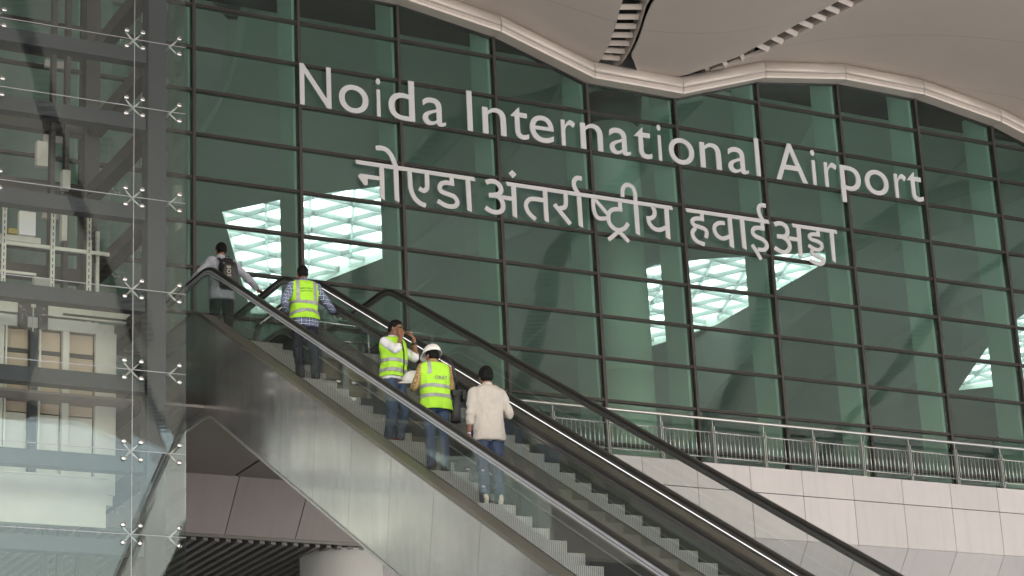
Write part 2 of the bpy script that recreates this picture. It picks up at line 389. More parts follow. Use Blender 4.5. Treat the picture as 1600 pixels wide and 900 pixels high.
for loop in [[(-28.5, 3.0), (50, 3.0), (50, 34.1), (-28.5, 34.1)]] + SKY:
    vv = [bm.verts.new((x * UN, y * UN, CZ)) for x, y in loop]
    ed += [bm.edges.new((vv[i], vv[(i + 1) % len(vv)])) for i in range(len(vv))]
bmesh.ops.triangle_fill(bm, use_beauty=True, use_dissolve=False, edges=ed)
ret = bmesh.ops.extrude_face_region(bm, geom=list(bm.faces))
bmesh.ops.translate(bm, vec=(0, 0, .5), verts=[e for e in ret['geom'] if isinstance(e, bmesh.types.BMVert)])
bmesh.ops.recalc_face_normals(bm, faces=bm.faces)
o_ = ORG[bld.name]; bmesh.ops.translate(bm, vec=(-o_[0], -o_[1], -o_[2]), verts=bm.verts)
me = bpy.data.meshes.new('hall_ceiling'); bm.to_mesh(me); bm.free(); me.materials.append(M_ceil)
link('hall_ceiling', me, bld)

CT = [1.59, 1.94, 1.92, 1.54, .78, .77]
def Wl(x):
    c = x / 2.4358; i = math.floor(c); f = c - i
    return CT[i % 6] * (1 - f) + CT[(i + 1) % 6] * f
def Ws(x):
    c = x / 2.4358; i = math.floor(c); f = c - i
    a, b, c_, d = (CT[(i + k) % 6] for k in (-1, 0, 1, 2))
    return .5 * (2 * b + (c_ - a) * f + (2 * a - 5 * b + 4 * c_ - d) * f * f + (3 * b - a - 3 * c_ + d) * f ** 3)
m = gmesh(lambda u, v: U(-28 + 78 * u, .15 + 2.9 * v, Ws(-28 + 78 * u) + .12 + (3.95 - Ws(-28 + 78 * u) - .12) * v ** .6), 130, 8)
m.build('hall_ceiling_slope', M_ceil, bld, True)
for xr, dz in ((1.5, 1.5), (12.6, 2.0), (18.6, 1.2), (26.6, 2.0), (34.0, 1.5)):
    m = MB(); n = 14; rows = []
    for k in range(n + 1):
        y = 3.6 + 30 * k / n; x = xr + .22 * (y - 3) + 1.2 * math.sin(y * .16); d = dz * (.55 + .45 * math.sin(y * .2 + xr))
        rows.append([U(x - 1.5, y, 3.98), U(x - .1, y, 4 - d), U(x + .15, y, 4 - d), U(x + .5, y, 3.98)])
    m.loft(rows, False, False); m.build('ceiling_fold', M_ceil, bld, False)
# the edge of the upper floor: two rows of vertical panels and one leaning inwards below
jx0 = 11.05; zt, zm, zf = 11.95, 11.445, 10.556
m = MB(); m.box(3.4, 42, -.40, .12, zf + .02, zt - .03); m.build('floor_edge', M_dark, bld)
for k in range(-7, 24):
    xa = jx0 + 1.2 * k + .006; xb = xa + 1.188
    if xb < 3.5: continue
    xa = max(xa, 3.4)
    MB().box(xa, xb, -.425, -.402, zm + .008, zt).build('fascia_panel', M_fascia, bld)
    MB().box(xa, xb, -.425, -.402, zf + .004, zm - .008).build('fascia_panel', M_fascia, bld)
    sp = MB(); d = 2.2
    sp.add([(xa, -.422, zf - .004), (xb, -.422, zf - .004), (xb, -.422 + d, zf - 2.81), (xa, -.422 + d, zf - 2.81),
            (xa, -.39, zf + .01), (xb, -.39, zf + .01), (xb, -.39 + d, zf - 2.79), (xa, -.39 + d, zf - 2.79)],
           [(0, 1, 2, 3), (7, 6, 5, 4), (0, 4, 5, 1), (1, 5, 6, 2), (2, 6, 7, 3), (3, 7, 4, 0)])
    sp.build('leaning_panel', M_fascia, bld)
m = MB(); m.add([(3.4, -.37, zf + .0), (42, -.37, zf), (42, 1.80, zf - 2.72), (3.4, 1.80, zf - 2.72)], [(0, 1, 2, 3)]); m.build('panel_backing', M_dark, bld)
m = MB(); m.box(3.4, 42, 1.9, 9, zf - 2.95, zf - 2.75); m.build('lower_ceiling', M_slat, bld)
# left of and under the escalators: flat underside, leaning panels, slatted ceiling
uz = U(0, 0, -9.8)[2]
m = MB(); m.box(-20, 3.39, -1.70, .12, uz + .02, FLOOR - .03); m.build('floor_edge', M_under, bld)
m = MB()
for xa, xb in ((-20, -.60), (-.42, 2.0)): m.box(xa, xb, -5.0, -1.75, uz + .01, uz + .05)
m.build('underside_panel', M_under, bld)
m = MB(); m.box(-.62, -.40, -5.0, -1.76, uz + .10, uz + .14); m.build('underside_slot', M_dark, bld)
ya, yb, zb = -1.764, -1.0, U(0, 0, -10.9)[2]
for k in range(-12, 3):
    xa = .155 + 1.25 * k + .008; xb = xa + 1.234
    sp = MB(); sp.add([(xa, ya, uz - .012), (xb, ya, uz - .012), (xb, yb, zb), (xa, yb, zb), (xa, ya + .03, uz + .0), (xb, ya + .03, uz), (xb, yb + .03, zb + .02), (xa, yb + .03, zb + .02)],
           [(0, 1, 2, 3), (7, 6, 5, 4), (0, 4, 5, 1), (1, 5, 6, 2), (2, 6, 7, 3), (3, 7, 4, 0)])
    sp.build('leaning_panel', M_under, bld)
m = MB(); m.add([(-15, ya + .05, uz - .01), (3.9, ya + .05, uz - .01), (3.9, yb + .05, zb), (-15, yb + .05, zb)], [(0, 1, 2, 3)]); m.build('panel_backing', M_dark, bld)
m = MB(); m.box(-15, 3.9, yb + .002, yb + .06, zb - .05, zb - .003); m.build('panel_edge', M_slat, bld)
m = MB()
for k in range(67): x = -10 + .2 * k; m.box(x, x + .085, yb + .065, 9, zb - .10, zb + .06)
m.build('slatted_ceiling', M_slat, bld)
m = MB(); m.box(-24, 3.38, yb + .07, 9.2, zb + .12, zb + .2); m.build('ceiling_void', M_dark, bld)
m = MB(); m.box(-24, 42, 9.2, 9.5, 0, zb + .2); m.build('lower_wall', M_hall, bld)

c = MB(); cx, cyy, cr = 3.07 * UN, -.22, .71
c.tube([(cx, cyy, 0), (cx, cyy, zb - .06)], cr, 64)
o = c.build('round_column', M_white, None, True); tag(o, 'thick white round column under the slatted ceiling below the escalator', 'column')
for p in o.data.polygons:
    if len(p.vertices) > 4: p.use_smooth = False
hc = thing('round_column', 'tall round column inside the hall behind the word International', 'column', (12.76 * UN, 4 * UN, FLOOR))
MB().tube([U(12.76, 4, -8.25), U(12.76, 4, -5.02)], .60, 48).tube([U(12.76, 4, -4.98), U(12.76, 4, -1.52)], .60, 48).tube([U(12.76, 4, -1.48), U(12.76, 4, 1.55)], .60, 48).build('shaft', M_white, hc, True)
MB().tube([U(12.76, 4, 1.55), U(12.76, 4, 1.75), U(12.76, 4, 2.25), U(12.76, 4, 2.4)], [.52, .70, .74, .6], 48).build('capital', M_capital, hc, True)
MB().tube([U(12.76, 4, 2.4), U(12.76, 4, 4)], .3, 24).build('strut', M_fin, hc, True)
hc2 = thing('round_column', 'round column inside the hall far right behind the glass', 'column', U(34, 6, -8.25))
MB().tube([U(34, 6, -8.25), U(34, 6, 1.6)], .60, 48).build('shaft', M_white, hc2, True)
MB().tube([U(34, 6, 1.6), U(34, 6, 1.8), U(34, 6, 2.3), U(34, 6, 2.4)], [.52, .70, .74, .6], 48).build('capital', M_capital, hc2, True)
MB().tube([U(34, 6, 2.4), U(34, 6, 4)], .3, 24).build('strut', M_fin, hc2, True)

# skylights
def clip_line(poly, p, d):
    ts = []
    for i in range(len(poly)):
        a = Vector(poly[i]); b = Vector(poly[(i + 1) % len(poly)]); e = b - a
        den = d.x * e.y - d.y * e.x
        if abs(den) < 1e-9: continue
        q = a - p; t = (q.x * e.y - q.y * e.x) / den; s_ = (q.x * d.y - q.y * d.x) / den
        if 0 <= s_ <= 1: ts.append(t)
    ts.sort(); return [(ts[i], ts[i + 1]) for i in range(0, len(ts) - 1, 2)]
for poly, lab in zip(SKY, ('bright skylight with criss-cross bars behind the glass, above the top of the escalator',
                           'bright skylight right of the hall column, under the last Hindi word',
                           'bright skylight at the far right edge behind the glass')):
    cxx = sum(p[0] for p in poly) / len(poly); cy_ = sum(p[1] for p in poly) / len(poly)
    sk = thing('skylight', lab, 'skylight', U(cxx, cy_, 4), 'skylights in the hall roof')
    MB().prism([(x, y) for x, y in poly], lambda u, v, d: (u * UN, v * UN, d), CZ + .30, CZ + .33).build('glazing', M_sky, sk)
    for d, gap, wd in ((Vector((2.66, 6.4)).normalized(), 1.35, .08), (Vector((2.19, .51)).normalized(), 1.3, .085), (Vector((.5, -.83)).normalized(), 1.2, .03)):
        nrm = Vector((-d.y, d.x))
        for k in range(-12, 13):
            p = Vector((cxx, cy_)) + nrm * gap * k
            for t0, t1 in clip_line(poly, p, d):
                a = p + d * t0; b = p + d * t1
                MB().add([], [])
                bar = MB(); q = nrm * wd / 2
                bar.prism([tuple(a - q), tuple(b - q), tuple(b + q), tuple(a + q)], lambda u, v, dd: (u * UN, v * UN, dd), CZ + .12 + .02 * wd, CZ + .26 + wd * .2)
                bar.build('glazing_bar', M_skybar, sk)

# ================================================================== curtain wall
cwl = thing('curtain_wall', 'huge green tinted glass wall with dark mullions under the wavy roof', 'glass wall', U(8, 0, -8.3))
C0, C1 = -3, 14
def hz(c): return CT[c % 6] * UN + ZO
zr = [ZO - UN * r for r in range(-2, 9)]
ROW = list(range(-2, 9)) + [8.24]
for c in range(C0, C1 + 1):
    x = c * CW
    MB().box(x - .029, x + .029, -.055, .10, FLOOR - .03, hz(c) + .02).build('mullion', M_mull, cwl)
    if c > C0 - 1:
        MB().box(x - .05, x + .05, .16, .85, FLOOR, hz(c) + .4).build('glass_fin', M_fin, cwl)
for c in range(C0, C1):
    xa, xb = c * CW + .036, (c + 1) * CW - .036
    ha, hb = hz(c), hz(c + 1)
    for r in range(-1, 9):
        z = ZO - UN * r
        t = MB()
        if z < min(ha, hb) - .1: x0, x1 = xa, xb
        elif z > max(ha, hb): continue
        else:
            f = (z - ha) / (hb - ha) if abs(hb - ha) > .01 else 2
            if ha > hb: x0, x1 = xa, xa + (xb - xa) * min(1, max(0, f)) - .05
            else: x0, x1 = xa + (xb - xa) * min(1, max(0, f)) + .05, xb
            if x1 - x0 < .3: continue
        for dz in (-.025, .005): t.box(x0, x1, -.05, .06, z + dz, z + dz + .020)
        t.box(x0, x1, -.03, .05, z - .006, z + .006)
        t.build('transom', M_mull, cwl)
    t = MB(); t.add([(xa, -.045, ha - .06), (xb, -.045, hb - .06), (xb, .06, hb - .06), (xa, .06, ha - .06), (xa, -.045, ha), (xb, -.045, hb), (xb, .06, hb), (xa, .06, ha)],
          [(0, 3, 2, 1), (4, 5, 6, 7), (0, 1, 5, 4), (1, 2, 6, 5), (2, 3, 7, 6), (3, 0, 4, 7)]); t.build('head_rail', M_mull, cwl)
panes = []
for c in range(C0, C1):
    xa, xb = c * CW + .030, (c + 1) * CW - .030
    for r in range(len(ROW) - 1):
        z1, z0 = ZO - UN * ROW[r] - .034, ZO - UN * ROW[r + 1] + .034
        ta, tb = min(z1, hz(c) - .03), min(z1, hz(c + 1) - .03)
        if ta < z0 + .02 and tb < z0 + .02: continue
        j = [random.uniform(-.0045, .0045) for _ in range(4)]
        pts = []
        if ta > z0 and tb > z0: pts = [(xa, z0), (xb, z0), (xb, tb), (xa, ta)]
        elif ta > z0:
            q = (hz(c) - .03 - z0) / (hz(c) - hz(c + 1)); pts = [(xa, z0), (xa + (xb - xa) * q, z0), (xa, ta)]
        else:
            q = (hz(c + 1) - .03 - z0) / (hz(c + 1) - hz(c)); pts = [(xb - (xb - xa) * q, z0), (xb, z0), (xb, tb)]
        if len(pts) == 4 and ta != tb and z1 < max(hz(c), hz(c + 1)) and max(ta, tb) > z1 - .001 and min(ta, tb) < z1 - .001:
            f = (hz(c) - .03 - z1) / (hz(c) - hz(c + 1)); xm = xa + (xb - xa) * f
            pts = [(xa, z0), (xb, z0), (xb, tb)] + [(xm, z1)] + ([(xa, z1)] if ta > tb else []) if ta > tb else [(xa, z0), (xb, z0), (xb, z1), (xm, z1), (xa, ta)]
        n = len(pts)
        p = MB(); p.add([(u, -.012 + j[i % 4], v) for i, (u, v) in enumerate(pts)] + [(u, .012 + j[i % 4], v) for i, (u, v) in enumerate(pts)],
            [tuple(range(n)), tuple(range(2 * n - 1, n - 1, -1))] + [(i, n + i, n + (i + 1) % n, (i + 1) % n) for i in range(n)])
        panes.append((-1 if 0 <= c <= 9 else 1, abs(c - 4), p))
panes.sort(key=lambda t: (t[0], t[1]))
for _, _, p in panes[:100]: p.build('glass_pane', M_gwall, cwl)
rest = MB()
for _, _, p in panes[100:]: rest.add(p.v, p.f)
o = rest.build('glass_pane', M_gwall, cwl); o['kind'] = 'stuff'

# ================================================================== canopy
can = thing('canopy_roof', 'wavy cream underside of the canopy with slotted grilles above the glass wall', 'roof', U(11, 0, 1.3))
prof = [(.02, -.03), (-.36, -.06), (-.375, -.03), (-.375, .045)]
roll = [(-.37, .055), (-.40, .12), (-.385, .21), (-.33, .29), (-.24, .345), (-.14, .37), (-.02, .375), (.3, .375)]
for c in range(C0, C1):
    xa, xb = c * CW + .007, (c + 1) * CW - .007
    for pf, nm in ((prof, 'trim_edge'), (roll, 'trim_roll')):
        t = MB(); rg = []
        for x, h in ((xa, hz(c)), (xb, hz(c + 1))): rg.append([(x, y, h + z) for y, z in pf])
        n = len(pf)
        t.add(rg[0] + rg[1], [(i, i + 1, n + i + 1, n + i) for i in range(n - 1)])
        if nm == 'trim_edge': t.add([(p[0], p[1] , p[2] + .008) for p in rg[0][2:0:-1] ] , [])
        ob = t.build(nm, M_trim, can, nm == 'trim_roll')
        sm = ob.modifiers.new('thickness', 'SOLIDIFY'); sm.thickness = .012; sm.offset = 0
s1 = [(0, 10.2), (-.45, 10.2), (-1.2, 9.98), (-2.1, 9.65), (-3.2, 9.2), (-5, 8.8), (-8, 9.0), (-13, 9.6), (-18, 12), (-23, 14.3), (-33, 19), (-50, 27)]
s2 = [(0, 12.7), (-.2, 12.8), (-1.1, 13.75), (-2.5, 14.25), (-3.9, 14.62), (-8, 15.8), (-12.6, 16.2), (-19, 19), (-26, 22), (-33, 25.5), (-50, 34)]
PER = 14.6148
def h(x, y):
    d = max(0, -8 - y) * .42
    q = min(1, max(0, (-y - .2) / 1.6))
    return .45 + Wl(x - d) * (1 - q) + Ws(x - d) * q + (.25 * math.sin(y * .35) if y < -8 else 0) * min(1, max(0, (-8 - y) / 6)) + (.75 * math.sin(x * .21 + 1) + .4 * math.sin(x * .47)) * min(1, max(0, (-34 - y) / 12))
def w1(y): return .29 if y > -1 else .26
YS = [-.16, -.3, -.5, -.8, -1.2, -1.7, -2.2, -2.8, -3.4, -4, -5, -6, -7, -8, -10, -13, -16, -19, -23, -26, -30, -35, -40, -45, -50]
def sheet(name, fl, fr, dz=0., tip=False, nx=26):
    m = MB(); rows = []
    for k, y in enumerate(YS):
        row = []
        for i in range(nx + 1):
            u = i / nx; yy = y
            if tip:
                sft = .95 * abs(2 * u - 1) ** 3.2
                yy = y - sft * max(0, 1 - k / 7)
            a, b = fl(yy), fr(yy); x = a + (b - a) * u
            row.append(U(x, yy, h(x, yy) + dz * (1 - u)))
        rows.append(row)
    n = nx + 1
    m.add([p for r in rows for p in r], [(k * n + i, k * n + i + 1, (k + 1) * n + i + 1, (k + 1) * n + i) for k in range(len(rows) - 1) for i in range(nx)])
    o = m.build(name, M_soffit, can, True)
    sm = o.modifiers.new('thickness', 'SOLIDIFY'); sm.thickness = .07; sm.offset = 0; sm.use_rim = True
    es = o.modifiers.new('edge', 'EDGE_SPLIT'); es.split_angle = R(50)
    return o
for k in range(-2, 3):
    X = PER * k
    sheet('soffit_panel', lambda y: interp(s2, y) + .42 + X - PER, lambda y: interp(s1, y) - w1(y) + X)
    sheet('soffit_panel', lambda y: interp(s1, y) + w1(y) + .10 + X, lambda y: interp(s2, y) - .45 + X, -.07, True)
def grille(sx, wd, X):
    m = MB(); bl = MB()
    ys = []; y = -.12
    pts = []
    while y > -48:
        pts.append((interp(sx, y) + X, y)); y -= .1 if y > -8 else .4
    for side in (-1, 1):
        for (xa, ya_), (xb, yb_) in zip(pts, pts[1:]):
            d = Vector((xb - xa, yb_ - ya_)).normalized(); nn = Vector((-d.y, d.x)) * side * wd
            A = (xa + nn.x, ya_ + nn.y); B = (xb + nn.x, yb_ + nn.y); e = nn.normalized() * .03
            ha, hb = h(*A), h(*B)
            m.add([U(*A, ha - .03), U(*B, hb - .03), U(*B, hb + .40), U(*A, ha + .40), U(A[0] + e.x, A[1] + e.y, ha - .03), U(B[0] + e.x, B[1] + e.y, hb - .03), U(B[0] + e.x, B[1] + e.y, hb + .4), U(A[0] + e.x, A[1] + e.y, ha + .4)],
                  [(0, 1, 2, 3), (7, 6, 5, 4), (0, 4, 5, 1), (3, 2, 6, 7)])
    acc = 0
    for (xa, ya_), (xb, yb_) in zip(pts, pts[1:]):
        seg = math.hypot(xb - xa, yb_ - ya_); acc += seg
        if acc < .36: continue
        acc = 0
        d = Vector((xb - xa, yb_ - ya_)).normalized(); nn = Vector((-d.y, d.x)) * (wd - .012)
        hh = h(xa, ya_); q = d * .075
        bl.add([U(xa - nn.x, ya_ - nn.y, hh + .02), U(xa + nn.x, ya_ + nn.y, hh + .02), U(xa + nn.x + q.x, ya_ + nn.y + q.y, hh + .10), U(xa - nn.x + q.x, ya_ - nn.y + q.y, hh + .10)] +
               [U(xa - nn.x, ya_ - nn.y, hh + .045), U(xa + nn.x, ya_ + nn.y, hh + .045), U(xa + nn.x + q.x, ya_ + nn.y + q.y, hh + .13), U(xa - nn.x + q.x, ya_ - nn.y + q.y, hh + .13)],
               [(0, 1, 2, 3), (7, 6, 5, 4), (0, 4, 5, 1), (1, 5, 6, 2), (2, 6, 7, 3), (3, 7, 4, 0)])
    o = m.build('grille_channel', M_trim, can)
    b = bl.build('grille_slats', M_trim, o)
    v = MB()
    for (xa, ya_), (xb, yb_) in zip(pts, pts[1:]):
        d = Vector((xb - xa, yb_ - ya_)).normalized(); nn = Vector((-d.y, d.x)) * (wd + .02)
        v.add([U(xa - nn.x, ya_ - nn.y, h(xa, ya_) + .36), U(xa + nn.x, ya_ + nn.y, h(xa, ya_) + .36), U(xb + nn.x, yb_ + nn.y, h(xb, yb_) + .36), U(xb - nn.x, yb_ - nn.y, h(xb, yb_) + .36)], [(0, 1, 2, 3)])
    v.build('grille_void', M_dark, o)
for k in range(-1, 3):
    grille(s1, .26, PER * k); grille(s2, .40, PER * k)
m = MB(); m.box(-40, 60, -42.2, .2, U(0, 0, 3.0)[2], U(0, 0, 3.2)[2]); m.box(-40, 60, -42.4, -42.2, U(0, 0, 2.4)[2], U(0, 0, 3.2)[2]); m.box(-40.2, -40, -42.4, .2, U(0, 0, 1)[2], U(0, 0, 3.2)[2]); m.build('sun_block_roof', M_dark, can)  # unseen roof slab added to block sun and keep grille slots dark
m = MB(); m.box(-40, 60, .2, 3.0, U(0, 0, 3.0)[2], U(0, 0, 4.7)[2]); m.build('sun_block_roof', M_dark, can)

ENG = [('N', 2.024, 2.649), ('o', 2.803, 3.401), ('i', 3.566, 3.651), ('d', 3.81, 4.354), ('a', 4.515, 4.998), ('I', 5.462, 5.571), ('n', 5.786, 6.294), ('t', 6.398, 6.785), ('e', 6.813, 7.337), ('r', 7.506, 7.821), ('n', 7.934, 8.433), ('a', 8.581, 9.056), ('t', 9.165, 9.556), ('i', 9.703, 9.788), ('o', 9.954, 10.547), ('n', 10.69, 11.188), ('a', 11.355, 11.837), ('l', 12.027, 12.13), ('A', 12.51, 13.284), ('i', 13.416, 13.516), ('r', 13.728, 14.053), ('p', 14.126, 14.644), ('o', 14.754, 15.362), ('r', 15.527, 15.836), ('t', 15.867, 16.26)]
HIN = [[0,"p",0,[[3.105,17.226],[5.553,17.222],[5.577,17.142],[3.125,17.145]]],[0,"p",0,[[3.192,16.961],[3.585,16.962],[3.582,16.881],[3.344,16.882],[3.337,16.755],[3.272,16.746],[3.148,16.905]]],[0,"p",0,[[3.586,17.169],[3.681,17.165],[3.677,16.504],[3.589,16.543]]],[0,"p",0,[[3.872,17.176],[3.973,17.173],[3.972,16.5],[3.879,16.535]]],[0,"s",0.094,[[3.527,17.516],[3.64,17.533],[3.744,17.506],[3.828,17.424],[3.885,17.305],[3.928,17.184]]],[0,"s",0.093,[[4.204,17.163],[4.206,16.985],[4.217,16.8],[4.282,16.64],[4.392,16.545],[4.513,16.507]]],[0,"s",0.09,[[4.558,17.162],[4.557,17.0],[4.55,16.871],[4.498,16.805],[4.446,16.806],[4.385,16.832]]],[0,"s",0.09,[[5.075,17.158],[5.07,17.006]]],[0,"s",0.089,[[5.119,17.027],[4.959,17.025],[4.854,16.99],[4.813,16.899],[4.862,16.829],[4.985,16.798],[5.108,16.765],[5.17,16.675],[5.132,16.588],[5.028,16.557],[4.904,16.571],[4.762,16.637]]],[0,"p",0,[[5.363,17.15],[5.462,17.15],[5.472,16.5],[5.375,16.535]]],[1,"p",0,[[6.225,17.222],[9.922,17.218],[9.946,17.14],[6.251,17.143]]],[1,"s",0.094,[[5.795,17.145],[5.875,17.181],[5.974,17.19],[6.07,17.141],[6.114,17.046],[6.082,16.967],[5.976,16.914],[5.845,16.897]]],[1,"s",0.093,[[5.992,16.908],[6.08,16.867],[6.137,16.762],[6.123,16.644],[6.041,16.579],[5.926,16.568],[5.822,16.599],[5.759,16.639]]],[1,"p",0,[[6.108,16.929],[6.339,16.932],[6.337,16.846],[6.121,16.853]]],[1,"p",0,[[6.331,17.162],[6.437,17.164],[6.428,16.504],[6.334,16.541]]],[1,"p",0,[[6.372,17.476],[6.459,17.399],[6.375,17.309],[6.287,17.398]]],[1,"p",0,[[7.013,17.162],[7.112,17.163],[7.111,16.501],[7.017,16.54]]],[1,"s",0.088,[[7.017,16.947],[6.837,16.949],[6.719,16.926],[6.639,16.837],[6.642,16.728],[6.702,16.627],[6.826,16.531]]],[1,"s",0.09,[[7.512,17.159],[7.512,17.017],[7.501,16.913],[7.451,16.851],[7.358,16.834]]],[1,"s",0.09,[[7.252,16.895],[7.41,16.72],[7.583,16.531]]],[1,"p",0,[[7.772,17.155],[7.871,17.16],[7.874,16.501],[7.778,16.54]]],[1,"s",0.093,[[7.909,17.519],[7.807,17.522],[7.734,17.451],[7.728,17.347],[7.773,17.25],[7.82,17.193]]],[1,"s",0.083,[[8.137,17.162],[8.133,16.958],[8.167,16.813],[8.248,16.745],[8.412,16.77]]],[1,"s",0.075,[[8.178,17.123],[8.437,16.861]]],[1,"s",0.089,[[8.736,17.154],[8.729,16.967]]],[1,"s",0.085,[[8.777,16.991],[8.628,16.985],[8.51,16.934],[8.454,16.825],[8.464,16.685],[8.543,16.59],[8.655,16.555],[8.793,16.604],[8.893,16.726]]],[1,"s",0.081,[[8.673,16.536],[8.42,16.325]]],[1,"s",0.082,[[8.655,16.542],[8.88,16.342]]],[1,"p",0,[[9.044,17.213],[9.144,17.214],[9.145,16.499],[9.049,16.534]]],[1,"s",0.085,[[8.802,17.261],[8.807,17.386],[8.853,17.491],[8.947,17.532],[9.042,17.493],[9.091,17.371],[9.092,17.202]]],[1,"s",0.086,[[9.474,17.146],[9.516,17.053],[9.495,16.961],[9.426,16.902],[9.318,16.888]]],[1,"s",0.086,[[9.359,16.917],[9.373,16.794],[9.459,16.698],[9.594,16.677],[9.761,16.75]]],[1,"p",0,[[9.74,17.163],[9.845,17.168],[9.835,16.501],[9.736,16.538]]],[2,"p",0,[[10.233,17.218],[12.206,17.225],[12.229,17.144],[10.263,17.141]]],[2,"s",0.088,[[10.618,17.169],[10.608,17.009]]],[2,"s",0.085,[[10.658,17.031],[10.52,17.035],[10.413,17.006],[10.376,16.942],[10.42,16.88],[10.538,16.858],[10.652,16.827],[10.698,16.758],[10.669,16.642]]],[2,"s",0.084,[[10.444,16.823],[10.367,16.739],[10.37,16.634],[10.453,16.548],[10.627,16.498]]],[2,"p",0,[[11.222,17.163],[11.32,17.164],[11.319,16.501],[11.221,16.536]]],[2,"s",0.085,[[11.141,17.011],[11.019,17.005],[10.916,16.944],[10.882,16.857],[10.913,16.756],[10.991,16.693],[11.091,16.685],[11.24,16.749]]],[2,"p",0,[[11.51,17.165],[11.613,17.167],[11.618,16.504],[11.52,16.543]]],[2,"s",0.089,[[12.068,17.176],[12.055,16.998]]],[2,"s",0.086,[[12.109,17.026],[11.937,17.025],[11.839,16.987],[11.814,16.9],[11.885,16.833],[12.018,16.797],[12.114,16.729],[12.126,16.636],[12.047,16.569],[11.901,16.56]]],[2,"s",0.082,[[11.772,16.638],[11.87,16.506],[11.961,16.351]]],[2,"s",0.087,[[12.187,17.526],[12.072,17.529],[12.005,17.458],[12.006,17.352],[12.049,17.258],[12.092,17.202]]],[2,"s",0.092,[[12.357,17.146],[12.458,17.19],[12.567,17.184],[12.651,17.122],[12.666,17.027],[12.621,16.945],[12.523,16.908],[12.398,16.904]]],[2,"s",0.091,[[12.538,16.898],[12.631,16.85],[12.687,16.754],[12.669,16.656],[12.584,16.587],[12.474,16.577],[12.37,16.616],[12.314,16.651]]],[2,"p",0,[[12.667,16.937],[12.893,16.934],[12.892,16.849],[12.681,16.85]]],[2,"p",0,[[12.893,17.16],[12.996,17.166],[12.982,16.505],[12.892,16.539]]],[2,"p",0,[[12.787,17.225],[13.884,17.224],[13.907,17.143],[12.806,17.148]]],[2,"s",0.087,[[13.422,17.158],[13.413,17.032]]],[2,"s",0.081,[[13.462,17.056],[13.324,17.059],[13.231,17.039],[13.199,16.981],[13.248,16.935],[13.372,16.916],[13.475,16.866],[13.478,16.79],[13.4,16.732],[13.29,16.735],[13.151,16.798]]],[2,"s",0.081,[[13.248,16.714],[13.218,16.655],[13.276,16.604],[13.384,16.579],[13.482,16.535],[13.483,16.471],[13.415,16.427],[13.289,16.436],[13.156,16.485]]],[2,"p",0,[[13.709,17.16],[13.81,17.161],[13.796,16.501],[13.712,16.536]]]]

# ================================================================== lettering on the glass wall
def text_mesh(body, size=1., extrude=.02, off=0.):
    cu = bpy.data.curves.new('lettering', 'FONT'); cu.body = body; cu.size = size; cu.extrude = extrude; cu.offset = off; cu.resolution_u = 6
    ob = bpy.data.objects.new('lettering', cu); COL.objects.link(ob)
    dg = bpy.context.evaluated_depsgraph_get(); dg.update()
    me = bpy.data.meshes.new_from_object(ob.evaluated_get(dg))
    bpy.data.objects.remove(ob); bpy.data.curves.remove(cu)
    return me
es = thing('lettering_sign', 'big grey lettering reading Noida International Airport, upper line on the glass wall', 'sign', (9, -.14, 18))
CAP = None
ref = text_mesh('N'); zs = [v.co.y for v in ref.vertices]; CAP = max(zs) - min(zs); bpy.data.meshes.remove(ref)
ksc = .825 / CAP; BASE = ZO - UN * .99
for ch, xa, xb in ENG:
    me = text_mesh(ch, 1., .5, .0)
    xs = [v.co.x for v in me.vertices]; x0, x1 = min(xs), max(xs)
    for v in me.vertices:
        d = v.co.z
        v.co = Vector((xa + (v.co.x - x0) / (x1 - x0) * (xb - xa), -.095 - .014 * (1 if d > 0 else -1), BASE + v.co.y * ksc))
        v.co -= Vector(ORG[es.name])
    me.materials.clear(); me.materials.append(M_sign)
    fixn(me); link('letter', me, es)
def resample(pts, n=7):
    if len(pts) < 3: return [Vector(p) for p in pts]
    P = [Vector(p) for p in pts]; out = []
    for k in range(len(P) - 1):
        p0, p1, p2, p3 = P[max(k - 1, 0)], P[k], P[k + 1], P[min(k + 2, len(P) - 1)]
        for q in range(n):
            t = q / n
            out.append(.5 * ((2 * p1) + (p2 - p0) * t + (2 * p0 - 5 * p1 + 4 * p2 - p3) * t * t + (3 * p1 - p0 - 3 * p2 + p3) * t ** 3))
    return out + [P[-1]]
hs = thing('lettering_sign', 'big grey Hindi lettering, lower line on the glass wall', 'sign', (8, -.14, 16))
words = [MB(), MB(), MB()]
for i, (wd, kind, width, pts) in enumerate(HIN):
    dy = .0012 * (i % 20)
    if kind == 'p':
        words[wd].prism(pts, lambda u, v, d: (u, d, v), -.100 - dy, -.075 - dy)
    else:
        c = resample(pts); lft = []; rgt = []
        for k, p in enumerate(c):
            t = (c[min(k + 1, len(c) - 1)] - c[max(k - 1, 0)]).normalized(); nn = Vector((-t.y, t.x)) * width / 2
            lft.append(p + nn); rgt.append(p - nn)
        mb = words[wd]; n = len(c); a, b = -.100 - dy, -.075 - dy
        vs_ = [(p.x, a, p.y) for p in lft] + [(p.x, a, p.y) for p in rgt] + [(p.x, b, p.y) for p in lft] + [(p.x, b, p.y) for p in rgt]
        fs = []
        for k in range(n - 1):
            fs += [(k, k + 1, n + k + 1, n + k), (2 * n + k, 3 * n + k, 3 * n + k + 1, 2 * n + k + 1), (k, 2 * n + k, 2 * n + k + 1, k + 1), (n + k, n + k + 1, 3 * n + k + 1, 3 * n + k)]
        fs += [(0, n, 3 * n, 2 * n), (n - 1, 3 * n - 1, 4 * n - 1, 2 * n - 1)]
        mb.add(vs_, fs)
for m in words: m.build('lettering', M_sign, hs)

